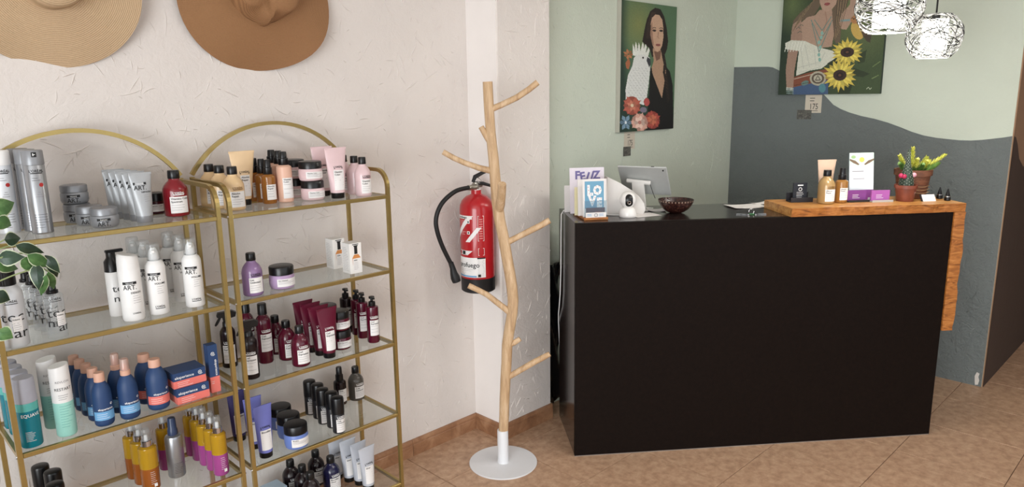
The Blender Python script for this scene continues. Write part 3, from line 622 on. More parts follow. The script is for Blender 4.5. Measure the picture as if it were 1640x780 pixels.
carton('product_carton', 'tall narrow navy and coral carton standing upright', .826, 2.2, TOP[2], .03, .03, .157, .052, 'navy and coral cartons', upright=True)
# left unit, fourth shelf
row('bronze', 'hair_oil_spray', 'bottle', [(.645, 2.29), (.640, 2.346), (.635, 2.402)], 4, nth('%s yellow and bronze spray bottle with chrome collar', 3), 'yellow and bronze spray bottles')
put('silverspray', 'spray_bottle', .732, 2.312, TOP[3], 'silver spray bottle with dark blue cap', 'bottle')
put('pinkyellow', 'hair_oil_spray', .727, 2.385, TOP[3], 'yellow and magenta spray bottle standing behind the silver spray', 'bottle', 'yellow and magenta spray bottles')
row('pinkyellow', 'hair_oil_spray', 'bottle', [(.838, 2.218), (.836, 2.2685), (.833, 2.319), (.83, 2.3695), (.827, 2.418)], 4, nth('%s yellow and magenta spray bottle in the row by the gold post', 5), 'yellow and magenta spray bottles')
row('smallblack', 'serum_bottle', 'bottle', [(.385, 2.258), (.399, 2.345), (.381, 2.409)], 4, ['front black capped bottle low at the left edge', 'middle black capped bottle low at the left edge', 'rearmost black capped bottle low at the left edge'], 'black capped bottles on the left unit')
# right unit, top shelf
row('cream', 'shampoo_bottle', 'bottle', [(.982, 2.259), (.972, 2.333), (.968, 2.404)], 1, nth('%s cream pearl shampoo bottle with black cap, right unit top shelf', 3), 'cream shampoo bottles')
put('creamtube', 'conditioner_tube', 1.058, 2.346, TOP[0], 'large cream tube standing on its black cap', 'tube', rz=0.)
row('amberspray', 'spray_bottle', 'bottle', [(1.128, 2.312), (1.130, 2.362), (1.127, 2.411)], 1, nth('%s amber oil spray bottle with black nozzle on the right unit', 3), 'amber spray bottles')
row('peachspray', 'spray_bottle', 'bottle', [(1.183, 2.304), (1.194, 2.36), (1.197, 2.4165)], 1, nth('%s peach spray bottle with tall black nozzle', 3), 'peach spray bottles')
for x, y, dz, l in ((1.272, 2.278, 0, 'lower pink jar with black lid in the front stack'), (1.268, 2.278, .0677, 'upper pink jar with black lid in the front stack'), (1.268, 2.393, 0, 'lower pink jar with black lid in the half hidden rear stack'), (1.266, 2.393, .0677, 'upper pink jar with black lid in the half hidden rear stack')):
    put('pinkjar', 'hair_mask_jar', x, y, TOP[0]+dz, l, 'jar', 'pink jars')
row('pinktube', 'conditioner_tube', 'tube', [(1.352, 2.246), (1.352, 2.34)], 1, ['front pale pink tube standing on its black cap', 'rear pale pink tube standing on its black cap'], 'pink tubes', 0.)
row('pinkshampoo', 'shampoo_bottle', 'bottle', [(1.442, 2.219), (1.452, 2.287), (1.449, 2.355)], 1, nth('%s pale pink shampoo bottle with black cap at the right end', 3), 'pink shampoo bottles')
# right unit, second shelf
put('lavshampoo', 'shampoo_bottle', 1.001, 2.221, TOP[1], 'lavender shampoo bottle with black cap', 'bottle')
put('lavjar', 'hair_mask_jar', 1.11, 2.235, TOP[1], 'lavender jar with wide black lid', 'jar')
whc = mat('white_carton', 'ECEAE7', .55, var=.02)
def serum_box(x, y, label):
    t = thing('serum_carton', label, 'box', (x, y, TOP[1]), 0, 'white serum cartons'); W, D, H = .05, .052, .112
    part('box_body', MB().box((0, 0, 0), (W, D, H), whc, .0006), t); q = MB()
    q.rect(.0195, .0325, .072, .1, -.0006, ink).rect(.017, .035, .1, .104, -.0006, ink)
    q.flat([(.012, .03), (.042, .03), (.044, .058), (.036, .07), (.018, .07), (.01, .058)], -.0005, mat('orange_print', 'D08A4E', .6)).rect(.012, .044, .008, .056, -.0008, pap)
    q.text('SERIE', .006, ink, .016, .047, y=-.0012, align='LEFT', bold=.02); fine(q, None, .015, .04, .04, 6, .005, y=-.0012); q.rect(.012, .038, .106, .109, -.0006, ink)
    part('front_print', q, t); q2 = MB(); fine(q2, None, .006, .046, .095, 15, .006, y=-.0006)
    q2.v = [(-.0006, D-x_, z) for x_, y_, z in q2.v]; part('side_print', q2, t)
serum_box(1.366, 2.215, 'front white serum carton with printed amber bottle'); serum_box(1.367, 2.33, 'rear white serum carton with printed amber bottle')
# right unit, third shelf
row('trigger', 'trigger_spray', 'bottle', [(.977, 2.235), (.972, 2.392)], 3, ['front black trigger spray bottle with white label', 'rear black trigger spray bottle behind the gold posts'], 'black trigger sprays', -.35)
row('martall', 'shampoo_bottle', 'bottle', [(1.078, 2.338), (1.046, 2.402)], 3, ['front tall maroon bottle with black cap', 'rear tall maroon bottle with black cap'], 'tall maroon bottles')
row('marshampoo', 'shampoo_bottle', 'bottle', [(1.15, 2.22), (1.148, 2.312), (1.15, 2.398)], 3, nth('%s short round-shouldered maroon shampoo bottle', 3), 'short maroon shampoo bottles')
row('martube', 'conditioner_tube', 'tube', [(1.259, 2.216), (1.252, 2.262), (1.249, 2.314), (1.246, 2.362)], 3, nth('%s maroon tube standing on its black cap', 4), 'maroon tubes', 0.)
for x, y, dz, l in ((1.34, 2.268, 0, 'lower maroon jar in the front stack'), (1.338, 2.268, .0733, 'upper maroon jar in the front stack'), (1.344, 2.366, 0, 'lower maroon jar in the rear stack behind the tubes'), (1.346, 2.366, .0733, 'upper maroon jar in the rear stack behind the tubes')):
    put('marjar', 'hair_mask_jar', x, y, TOP[2]+dz, l, 'jar', 'maroon jars')
row('marpump', 'pump_bottle', 'bottle', [(1.463, 2.238), (1.466, 2.312), (1.474, 2.363)], 3, nth('%s maroon pump bottle at the right end of the shelf', 3), 'maroon pump bottles', -.25)
put('darkpump', 'pump_bottle', 1.458, 2.414, TOP[2], 'almost black pump bottle behind the maroon pump bottles', 'bottle', rz=-.2)
# right unit, fourth shelf
row('purptube', 'conditioner_tube', 'tube', [(.994, 2.22), (1.0, 2.308)], 4, ['front violet-blue tube standing on its black cap', 'second violet-blue tube standing on its black cap'], 'violet-blue tubes', 0.)
put('purptubed', 'conditioner_tube', .985, 2.405, TOP[3], 'dark violet tube seen behind the gold posts', 'tube', rz=0.)
row('bluejar', 'hair_mask_jar', 'jar', [(1.104, 2.211), (1.124, 2.301), (1.137, 2.389)], 4, nth('%s cornflower blue jar with wide black lid', 3), 'blue jars')
row('smallblack', 'serum_bottle', 'bottle', [(1.266, 2.197), (1.275, 2.252), (1.268, 2.305), (1.279, 2.36), (1.276, 2.414)], 4, nth('%s small dark bottle with tall black cap in the zigzag row', 5), 'small bottles with tall black caps')
put('darkspray', 'spray_bottle', 1.405, 2.41, TOP[3], 'dark brown spray bottle beside the smoky grey bottle', 'bottle')
put('greyshampoo', 'shampoo_bottle', 1.476, 2.405, TOP[3], 'smoky grey shampoo bottle with black cap by the back post', 'bottle')
# right unit, bottom shelf
row('darkshampoo', 'shampoo_bottle', 'bottle', [(1.176, 2.27), (1.181, 2.34), (1.169, 2.409), (1.276, 2.408)], 5, ['front of three clustered black bottles on the bottom shelf', 'middle of three clustered black bottles on the bottom shelf', 'rear of three clustered black bottles on the bottom shelf', 'black bottle standing apart behind the navy bottle, bottom shelf'], 'black shampoo bottles')
put('navyshampoo', 'shampoo_bottle', 1.292, 2.322, TOP[4], 'dark navy shampoo bottle in the middle of the bottom shelf', 'bottle')
row('silvertube', 'conditioner_tube', 'tube', [(1.394, 2.225), (1.392, 2.281), (1.376, 2.332), (1.355, 2.384)], 5, nth('%s pale silver tube standing on its black cap', 4), 'pale silver tubes', 0.)
KIND['darkjar'] = jar(dkb, blk, .04, .08, 'Blondifier'); put('darkjar', 'hair_mask_jar', 1.098, 2.28, TOP[4], 'dark jar with black lid at the bottom, below the blue jars', 'jar')
t = thing('product_carton', 'pale blue carton lying on the bottom shelf', 'box', (1.02, 2.345, TOP[4]), .05)
part('box_body', MB().box((0, 0, 0), (.1, .07, .075), mat('pale_blue_card', 'A9C3DA', .55), .001), t); part('lid_edge', MB().box((-.001, -.001, .06), (.101, .071, .0765), mat('pale_blue_card_lid', 'BCD2E4', .55), .001), t)

# ================================================================== HATS ON THE WALL
def hat(label, x, z, R, rc, hc, m, seed, pinch, tilt, droop):
    t = thing('sun_hat', label, 'hat', (x, YW-.028, z), 0, 'wide-brimmed hats on the wall'); t.rotation_euler = (R_(90)+tilt[0], tilt[1], 0); r = random.Random(seed)
    ph = [r.uniform(0, 6.28) for _ in range(4)]; n = 72; rings = []
    rr = [rc+(R-rc)*i/16 for i in range(17)]
    def wv(a, f): return f**1.6*(.020*math.sin(2*a+ph[0])+.012*math.sin(3*a+ph[1])+.006*math.sin(5*a+ph[2]))
    for q in rr:
        f = (q-rc)/(R-rc); rings.append([(q*math.cos(a)*(1+.02*math.sin(3*a+ph[3])*f), q*math.sin(a)*(1+.02*math.sin(3*a+ph[3])*f), .012-droop*f*f+wv(a, f)+.018*(1-f)) for a in [2*math.pi*k/n for k in range(n)]])
    vs = [v for g in rings for v in g]; fs = [[i*n+k, i*n+(k+1) % n, (i+1)*n+(k+1) % n, (i+1)*n+k] for i in range(16) for k in range(n)]
    top = len(vs); vs += [(a, b, c-.003) for a, b, c in vs]
    fs += [[v+top for v in f][::-1] for f in fs] + [[16*n+k, 16*n+(k+1) % n, top+16*n+(k+1) % n, top+16*n+k] for k in range(n)]
    part('brim', MB().add(vs, fs, m), t, )
    rings = []
    for i in range(12):
        s_ = i/11; h_ = .03+hc*math.sin(s_*math.pi/2)**.8 if i else .02; q = rc*(1-.12*s_)*(1-(max(0, s_-.55)/.45)**2.2*.97)
        g = []
        for k in range(n):
            a = 2*math.pi*k/n; p = q
            if pinch: p *= 1-.32*math.exp(-((a-4.712-.32)/.3)**2)*min(1, s_*1.6)-.32*math.exp(-((a-4.712+.42)/.34)**2)*min(1, s_*1.6) + .10*math.exp(-((a-4.712)/.16)**2)
            g.append((p*math.cos(a)*1.04, p*math.sin(a), h_-(.03*math.exp(-(p*math.cos(a)/.03)**2)*s_**3 if pinch else 0)))
        rings.append(g)
    part('crown', MB().loft(rings, m), t)
hat('pale straw sun hat with wide wavy brim on the wall', .588, 1.966, .252, .088, .075, straw('natural_straw', 'CDB08E', 'A98E6C'), 3, False, (.02, 0), .012)
hat('caramel brown felted straw hat with pinched crown on the wall', 1.225, 1.99, .278, .115, .085, straw('caramel_straw', 'A07650', '805A3A', 88), 11, True, (.0, 0), .016)

# ================================================================== POTTED CLIMBER AT THE LEFT EDGE
leafg = mottled('green_leaf', ('3A5A34', '4C7442', '6A8E58'), 30, .4, .1); leafd = mottled('dark_green_leaf', ('1B2C20', '253A2A', '33503A'), 30, .35, .1); margin = mat('cream_leaf_margin', 'C9D3B4', .5); stemm = mat('pale_stem', '9AA878', .6)
pl = thing('potted_climber', 'climbing plant with pointed cream-edged green leaves at the left edge', 'plant', (.13, 2.02, 0))
part('pot', MB().lathe([(0, 0), (.09, 0), (.095, .005), (.115, .2), (.122, .2), (.122, .225), (.112, .225), (.11, .2), (0, .195)], mat('charcoal_pot', '3C3B3D', .6), 28), pl)
part('support_pole', MB().cyl(.02, .19, 1.3, mat('coir_pole', '5A4330', .95, bump=.6), 12), pl)
def leafm(base, tip, w, m, nrm=None):
    b, t_ = Vector(base), Vector(tip); d = t_-b; L_ = d.length; d.normalize(); v = (Vector((.13, 2.02, 0))+b-Vector((0, 0, CAM_H))).normalized()
    n = -v if nrm is None else Vector(nrm); n = (n-d*n.dot(d)).normalized(); s_ = d.cross(n); N = 10; lf = MB()
    prof = [(0, .06), (.08, .42), (.2, .82), (.35, 1.), (.5, .93), (.65, .74), (.8, .46), (.92, .18), (1, .01)]
    for mm, sc, off in ((margin, 1, 0), (m, .86, .0006)):
        for sg in (1, -1):
            vs = []; 
            for u, q in prof:
                c = b+d*(L_*u)+n*(off+.012*math.sin(u*3.1)*L_*4-.02*u*u); vs += [c, c+s_*(sg*q*sc*w/2)-n*(.12*q*w)+n*off]
            fs = [[2*i, 2*i+1, 2*i+3, 2*i+2] for i in range(len(prof)-1)]
            lf.add(vs, fs, mm)
    part('leaf', lf, pl)
def lp(px, py, y):
    d = ((px-820)/FPX)*r2+((390-py)/FPX)*u2+fw; p = Vector((0, 0, CAM_H))+d*(y/d.y); return p-Vector((.13, 2.02, 0))
LV = [((-14, 338), (28, 322), .05, 0), ((-8, 352), (24, 364), .04, 0), ((7, 384), (38, 381), .038, 1), ((25, 393), (75, 406), .03, 1), ((-4, 414), (33, 412), .042, 1), ((-8, 424), (37, 432), .032, 0), ((36, 412), (62, 441), .036, 0), ((44, 408), (87, 430), .034, 0), ((72, 409), (95, 436), .028, 1), ((58, 422), (62, 463), .034, 1), ((77, 435), (89, 470), .024, 0), ((74, 440), (64, 480), .022, 0), ((80, 415), (92, 445), .03, 1), ((-10, 472), (14, 480), .04, 1), ((-4, 530), (18, 540), .04, 0)]
for i, (a, b, w_, k) in enumerate(LV): leafm(lp(*a, 2.07-.008*(i % 4)), lp(*b, 2.085-.012*(i % 5)), w_, (leafg, leafd)[k])
for a, c, b in (((-14, 338), (-30, 380), (-60, 440)), ((25, 393), (5, 390), (-40, 420)), ((44, 408), (20, 392), (-40, 425)), ((77, 435), (62, 410), (30, 398)), ((-8, 424), (-20, 440), (-50, 450)), ((7, 384), (-5, 392), (-40, 425)), ((-10, 472), (-30, 480), (-70, 500)), ((-4, 530), (-30, 540), (-70, 560))):
    e_ = lp(*a, 2.075); part('stem', MB().tube(bez(e_, lp(*c, 2.07), (0, 0, min(1.28, max(.3, e_.z-.06))), 8), .0018, stemm, 5), pl)

rq = random.Random(21)
for i in range(22):
    a = rq.uniform(1.2, 5.6); z = .35+i*.043; o_ = Vector((.02*math.cos(a), .02*math.sin(a), z)); m_ = Vector((.055*math.cos(a), .055*math.sin(a)*.8, z+.03)); t_ = Vector((.12*math.cos(a), .11*math.sin(a), z-.02))
    part('stem', MB().tube(bez(o_, (o_+m_)/2+Vector((0, 0, .015)), m_, 4), .0018, stemm, 5), pl); leafm(m_, t_, .042, (leafg, leafd)[i % 2], (math.cos(a)*.4, math.sin(a)*.4, .8))
part('vine', MB().tube([(.021*math.cos(k*.5), .021*math.sin(k*.5), .2+.021*k) for k in range(52)], .0028, stemm, 6), pl)

# ================================================================== FIRE EXTINGUISHER
red = mat('extinguisher_red', 'B01A22', .3, coat=.4, var=.03); rubber = mat('black_rubber', '18181A', .5); brass = mat('nickel', 'B5B0A6', .3, .9)
EX, EY, EZ = 2.118, 2.364, .755; er = .076
ex = thing('fire_extinguisher', 'red fire extinguisher with black hose mounted on the wall beside the pillar', 'extinguisher', (EX, EY, EZ), R_(-62))
cy = part('cylinder', MB().lathe([(er*.97, .06), (er, .062), (er, .37), (er*.97, .392), (er*.86, .412), (er*.62, .43), (er*.36, .438), (er*.3, .441), (er*.3, .458), (0, .458)], red, 40), ex)
part('base_ring', MB().lathe([(0, 0), (er*.9, 0), (er*1.01, .006), (er*1.02, .066), (er*.96, .068)], rubber, 40), ex)
q = MB(); r_ = er+.0007
q.wrap(r_, -.105, .062, .075, .165, wht)
part('white_label', q, cy)
q = MB(); r1 = r_+.0006
q.text('profuego', .030, ink, -.02, .122, r1, bold=.012, sx=1.0); fine(q, r1, -.085, .015, .112, 2, .007, gink); fine(q, r1, -.06, -.03, .096, 2, .006)
q.wrap(r1, -.105, .02, .077, .084, skyb); q.wrap(r1, .025, .062, .16, .166, ink); fine(q, r1, .027, .06, .152, 11, .0065); q.wrap(r1, .027, .04, .078, .09, ink)
part('white_label_print', q, cy)
q = MB(); q.wrap(r_, -.1, .005, .337, .352, wht).text('profuego', .014, ink, -.045, .34, r1, bold=.02)
q.wrap(r_, -.105, -.082, .24, .253, wht, sk=.0); q.wrap(r_, -.105, -.08, .25, .352, wht, n=6, sk=.09); q.wrap(r_, -.03, -.008, .235, .3, wht, n=4, sk=.055)
for z in (.27, .318): q.wrap(r1, -.02, -.006, z, z+.014, pap); fine(q, r1, -.055, -.025, z+.01, 3, .006, wink); q.wrap(r1+.0003, -.016, -.010, z+.003, z+.011, ink)
for a, b, c, d in ((.03, .058, .24, .242), (.03, .058, .35, .352), (.03, .0315, .24, .352), (.0565, .058, .24, .352), (.03, .058, .175, .177), (.03, .058, .206, .208), (.03, .0315, .175, .208), (.0565, .058, .175, .208)): q.wrap(r_, a, b, c, d, wink)
for i in range(9): q.wrap(r_, .036, .052, .25+i*.0105, .2545+i*.0105, mat('pale_red_print', 'D98A88', .6))
q.wrap(r_, -.1, -.02, .176, .196, wht, sk=.025); 
for i in range(3): q.wrap(r1, -.098+i*.024, -.08+i*.024, .178, .194, (ink, red, ink)[i])
part('red_label_print', q, cy)
part('valve', MB().cyl(.014, .455, .492, brass, 14).cyl(.02, .452, .462, wht, 16).cyl(.011, -.03, .018, brass, 12, (0, 0, .478), ax=(-.55, -.8, 0)), ex)
A = Vector((math.cos(R_(62)), math.sin(R_(62)), 0)); rv = Vector((.71, -.70, 0)); rv = Matrix.Rotation(R_(62), 3, 'Z') @ rv   # image-right seen in local axes
part('carry_handle', MB().tube([rv*-.012+Vector((0, 0, .487)), rv*.03+Vector((0, 0, .486)), rv*.075+Vector((0, 0, .472))], [.008, .008, .006], rubber, 8), ex)
part('squeeze_lever', MB().tube([rv*-.014+Vector((0, 0, .492)), rv*-.004+Vector((0, 0, .515)), rv*.03+Vector((0, 0, .533)), rv*.078+Vector((0, 0, .552))], [.007, .010, .008, .006], rubber, 8), ex)
part('safety_pin', MB().tube([rv*.01+Vector((0, 0, .512)), rv*.02+Vector((.008, -.01, .5)), rv*.012+Vector((.01, -.014, .488)), rv*.004+Vector((.004, -.01, .5))], .0014, steel, 6), ex)
def exl(x, y, z): return Matrix.Rotation(R_(62), 3, 'Z') @ Vector((x-EX, y-EY, z-EZ))
hp = [(2.1, 2.345, 1.228), (2.045, 2.345, 1.229), (1.985, 2.35, 1.22), (1.93, 2.36, 1.185), (1.9, 2.365, 1.145), (1.89, 2.37, 1.1), (1.897, 2.37, 1.05), (1.918, 2.368, .99), (1.944, 2.365, .935), (1.962, 2.362, .9)]
def smooth(P, k=5):
    P = [Vector(p) for p in P]; P = [P[0]*2-P[1]]+P+[P[-1]*2-P[-2]]; o = []
    for a, b, c, d in zip(P, P[1:], P[2:], P[3:]):
        for i in range(k):
            t = i/k; o.append(.5*((2*b)+(c-a)*t+(2*a-5*b+4*c-d)*t*t+(3*b-a-3*c+d)*t**3))
    return o+[P[-2]]
part('hose', MB().tube(smooth([exl(*p) for p in hp]), .0098, rubber, 12), ex)
part('hose_ferrule', MB().tube([exl(*p) for p in ((2.1, 2.345, 1.228), (2.055, 2.345, 1.229))], .0125, brass, 12), ex)
part('nozzle', MB().tube([exl(*p) for p in ((1.958, 2.362, .91), (1.966, 2.36, .885), (1.97, 2.358, .86), (1.975, 2.355, .842), (1.98, 2.352, .822))], [.0115, .0125, .0165, .021, .019], rubber, 12), ex)
part('wall_bracket', MB().box((.035, er*.6, .3), (.06, er+.068, .33), rubber, .002), ex, rz=R_(62))

# ================================================================== COAT STAND
birch = mottled('pale_peeled_wood', ('AC8A68', 'C8A882', 'DABF9E'), 9, .6, .25, (5, 5, .8), 6, False)
steelw = mat('white_powder_coat', 'E2E3E6', .45, var=.02)
SX, SY = 2.056, 2.156
cs = thing('coat_stand', 'wooden branch coat stand with round white metal foot', 'coat stand', (SX, SY, 0))
def rel(p): return (p[0]-SX, p[1]-SY, p[2])
part('foot_plate', MB().lathe([(0, 0), (.151, 0), (.1525, .002), (.1525, .005), (.151, .0065), (0, .0065)], steelw, 64), cs)
part('socket', MB().lathe([(.028, .006), (.0255, .0095), (.025, .012), (.0245, .158), (.0235, .16), (0, .16)], steelw, 24), cs)
tr = [(2.058, 2.154, .15), (2.061, 2.151, .22), (2.064, 2.149, .303), (2.068, 2.145, .4), (2.072, 2.141, .48), (2.075, 2.138, .56), (2.083, 2.130, .63), (2.092, 2.121, .70), (2.095, 2.118, .76), (2.092, 2.121, .82), (2.086, 2.127, .88), (2.078, 2.135, .95), (2.069, 2.143, 1.03), (2.058, 2.154, 1.11), (2.052, 2.16, 1.18), (2.047, 2.164, 1.27), (2.043, 2.168, 1.36), (2.036, 2.175, 1.47), (2.032, 2.179, 1.58), (2.03, 2.181, 1.675)]
tr_r = [.0215, .0218, .022, .0225, .023, .0235, .0235, .0235, .0235, .0235, .0235, .0235, .0235, .0235, .0235, .0225, .0215, .0205, .0205, .020]
part('trunk', MB().tube([rel(p) for p in tr], tr_r, birch, 14), cs)
BRS = [([(2.038, 2.174, 1.565), (2.07, 2.143, 1.583), (2.115, 2.1, 1.611), (2.15, 2.066, 1.642), (2.176, 2.041, 1.67)], [.013, .0125, .0125, .0125, .0125]), ([(2.036, 2.176, 1.43), (2.02, 2.188, 1.462), (2.006, 2.2, 1.496)], [.014, .0125, .0115]), ([(2.044, 2.168, 1.312), (2.0, 2.21, 1.328), (1.958, 2.249, 1.349), (1.925, 2.28, 1.37), (1.893, 2.311, 1.396)], [.0135, .0125, .0115, .0115, .0115]), ([(2.055, 2.155, 1.15), (2.04, 2.128, 1.18), (2.018, 2.098, 1.225), (2.0, 2.075, 1.272)], [.02, .0185, .0175, .0165]), ([(2.074, 2.139, 1.008), (2.11, 2.104, 1.033), (2.148, 2.068, 1.059), (2.18, 2.038, 1.08), (2.21, 2.009, 1.104)], [.014, .013, .0135, .0135, .0135]), ([(2.088, 2.124, .70), (2.055, 2.155, .738), (2.015, 2.195, .785), (1.985, 2.222, .808), (1.958, 2.249, .827)], [.0145, .0135, .0125, .012, .0125]), ([(2.077, 2.136, .556), (2.098, 2.116, .567), (2.116, 2.099, .584)], [.014, .0125, .0115]), ([(2.073, 2.14, .405), (2.11, 2.104, .436), (2.158, 2.058, .475), (2.185, 2.033, .494), (2.209, 2.01, .512)], [.0135, .0135, .014, .0135, .0115])]
for pts, rr in BRS: part('branch', MB().tube([rel(p) for p in pts], rr, birch, 10), cs)

# ================================================================== RECEPTION COUNTER
CA = math.atan2(-.6304, .7763); CO = Vector((2.319, 1.959, 0)); CL, CDp, CH = 1.721, .43, 1.08
def K(t, s, z=CH): return (CO.x+t*.7763+s*.6304, CO.y-t*.6304+s*.7763, z)
wenge = mottled('dark_wenge_laminate', ('110B09', '150E0B', '19110E'), 60, .5, .05, (1, 1, 1), 4, False); wenge.node_tree.nodes['Principled BSDF'].inputs['Specular IOR Level'].default_value = .1; edgem = mat('pale_edge_strip', '8B8078', .5)
wenge2 = mat('satin_wenge_side', '2A211F', .17); wenge2.node_tree.nodes['Principled BSDF'].inputs['Specular IOR Level'].default_value = .8
co = thing('reception_counter', 'tall black-brown reception counter', 'counter', (CO.x, CO.y, 0), CA)
part('front_panel', MB().box((0, 0, .004), (CL, .022, CH), wenge, .0012), co)
part('side_panel', MB().box((.0005, .0222, .004), (.0225, CDp, CH), wenge2, .001), co)
part('side_panel', MB().box((CL-.0225, .0222, .004), (CL-.0005, CDp, CH), wenge2, .001), co)
part('worktop', MB().box((.0227, .0222, CH-.02), (CL-.0227, CDp, CH), wenge2, .0006), co)
part('inner_shelf', MB().box((.024, .03, .7), (CL-.024, CDp-.01, .72), wenge2), co)
part('foot_strip', MB().box((.001, .001, 0), (CL-.001, .02, .004), edgem), co)
# live-edge ledge
pine = mottled('honey_wood', ('9A5C28', 'C08645', 'D9A868'), 5, .38, .2, (1.2, 9, 9), 7, False, dist=1.4); bark = mottled('ledge_edge_wood', ('5E3314', 'A8672E', 'C48546'), 6, .45, .3, (1.5, 7, 7), 7, False, dist=1.8)
le = thing('wooden_ledge', 'honey-coloured live-edge wooden ledge wrapping the counter corner', 'ledge', K(0, 0), CA)
t0, t1 = .955, 1.772; n = 40; up_, lo_ = [], []
rq = random.Random(5)
for i in range(n+1):
    t = t0+(t1-t0)*i/n; e = .004*math.sin(t*23)+.003*math.sin(t*57+1)+rq.uniform(-.0015, .0015); up_.append((t, -.012+e)); lo_.append((t, -.007+e*.5))
vs = [(a, b, .039) for a, b in up_]+[(a, .262, .039) for a, b in up_]+[(a, b, .0005) for a, b in lo_]+[(a, .262, .0005) for a, b in lo_]; N = n+1
mb = MB(); mb.add(vs, [[i, i+1, N+i+1, N+i] for i in range(n)]+[[2*N+i, 3*N+i, 3*N+i+1, 2*N+i+1] for i in range(n)]+[[N+i, N+i+1, 3*N+i+1, 3*N+i] for i in range(n)]+[[0, N, 3*N, 2*N], [n, 2*N+n, 3*N+n, N+n]], pine, False)
mb.add(vs, [[2*N+i, 2*N+i+1, i+1, i] for i in range(n)], bark, False); part('ledge_top', mb, le)
n = 30; mb = MB(); vs = []
for i in range(n+1):
    z = -.001-.556*i/n; e = .003*math.sin(z*25)+.002*math.sin(z*61)+rq.uniform(-.001, .001); vs += [(1.7225, -.006, z), (1.776+e, -.008, z), (1.772+e, .25, z), (1.7225, .25, z)]
fs = [[4*i+k, 4*i+(k+1) % 4, 4*i+4+(k+1) % 4, 4*i+4+k][::-1] for i in range(n) for k in range(4)]+[[0, 1, 2, 3], [4*n+3, 4*n+2, 4*n+1, 4*n]]
mb.add(vs, fs, bark, False); part('ledge_side', mb, le)
ZT = CH+.0395
# ------------------------------------------------------------------ things on the counter
oak = mottled('brown_stained_wood', ('8A5226', 'A96A34', 'BC7F46'), 8, .45, .1, (1, 1, 6), 4, False); card = mat('white_card', 'E6E2E0', .6, var=.03); lilac = mat('lilac_card', 'DAD3DC', .6); acr = clear_mat('acrylic', 'E8F0F4', .06); sky = mat('sky_blue_print', '6FA3C0', .6); plum = mat('plum_card', '4A2540', .5); cream_c = mat('cream_card', 'D8CFA8', .6)
ho = thing('leaflet_holder', 'wooden leaflet holder with clear front on the counter end', 'holder', K(.05, .062), CA+.06)
part('wooden_base', MB().box((0, 0, 0), (.108, .2, .012), oak, .002), ho)
part('clear_front', MB().box((.004, .012, .012), (.104, .015, .085), acr), ho)
part('front_strip', MB().box((.008, .006, .012), (.1, .008, .034), card), ho)
q = MB(); fine(q, None, .014, .038, .025, 2, .006, skyb, .002, y=.0052); fine(q, None, .068, .092, .025, 2, .006, skyb, .002, y=.0052); q.tube([(.054+.007*math.cos(a), .0048, .0225+.007*math.sin(a)) for a in [i*math.pi/6 for i in range(13)]], .0012, gink, 4); part('logo_print', q, ho)
def sheet(name, label, t, s, z, W, H, m, lean=.12, rz=0., th=.002, cat='card', group=None):
    o = thing(name, label, cat, K(t, s, z), CA+.06+rz, group); o.rotation_euler = (-lean, 0, CA+.06+rz); part('sheet', MB().box((0, 0, 0), (W, th, H), m), o); return o
ZB = CH+.0125
lv = sheet('greeting_card', 'blue greeting card with floral white LOVE lettering', .05, .092, ZB, .104, .165, card, .06)
q = MB().rect(.009, .095, .036, .155, -.0006, sky); part('blue_print', q, lv)
flr = [mat('rose_dot', 'C2788A', .6), mat('violet_dot', '7F7AA8', .6), mat('orange_dot', 'D8A48A', .6)]
q = MB(); q.text('L', .058, wink, .032, .096, y=-.0012, bold=.07, sx=.85).text('O', .052, wink, .066, .098, y=-.0012, bold=.07, sx=.85).text('V', .056, wink, .042, .05, y=-.0012, bold=.07, sx=.85).text('E', .052, wink, .074, .044, y=-.0012, bold=.07, sx=.85); part('love_lettering', q, lv)
q = MB(); rq = random.Random(2)
for x, z in ((.024, .13), (.026, .116), (.03, .101), (.038, .099), (.055, .12), (.06, .131), (.073, .133), (.08, .119), (.07, .103), (.058, .106), (.034, .082), (.039, .068), (.043, .056), (.05, .07), (.054, .084), (.068, .08), (.068, .066), (.068, .05), (.08, .049), (.08, .066), (.082, .08)):
    q.flat([(x+.0022*math.cos(k*1.05), z+.0022*math.sin(k*1.05)) for k in range(6)], -.0018, rq.choice(flr))
tag(part('flower_print', q, lv), kind='stuff')
pc = sheet('plum_leaflet', 'dark plum leaflet in front of the blue LOVE card', .062, .083, ZB, .085, .04, plum, .03); q = MB(); fine(q, None, .04, .075, .02, 1, .004, coralm, .0018, y=-.0006); part('small_print', q, pc)
sheet('white_envelope', 'white card standing directly behind the LOVE card', .035, .125, ZB, .135, .16, card, .08, .02, .004)
sheet('cream_leaflet', 'cream leaflet at the left of the LOVE card', .022, .14, ZB, .05, .125, cream_c, .04, .0, .003)
fz = sheet('greeting_card', 'tall lilac greeting card with purple lettering at the top', .012, .19, ZB, .16, .205, lilac, .1); vio = mat('violet_print', '6C6496', .6)
q = MB(); q.text('F', .05, vio, .036, .155, y=-.0007, bold=.04).text('E', .05, vio, .062, .15, y=-.0007, bold=.04, rot=.15).text('L', .05, vio, .084, .148, y=-.0007, bold=.04, rot=-.35).text('I', .05, vio, .1, .152, y=-.0007, bold=.04, rot=-.3).text('Z', .05, vio, .124, .154, y=-.0007, bold=.04); q.flat([(.028, .1), (.05, .1), (.044, .128)], -.0007, vio); part('lettering', q, fz)
for i in range(4): sheet('paper_leaflet', ('leftmost', 'second', 'third', 'rightmost')[i]+' of four plain white leaflets leaning at the counter\'s left end', .004+.004*i, .30+.016*i, CH+.001, .07, .125-.006*i, card, .04+.02*i, .03*i, .0025, group='plain white leaflets at the counter end')
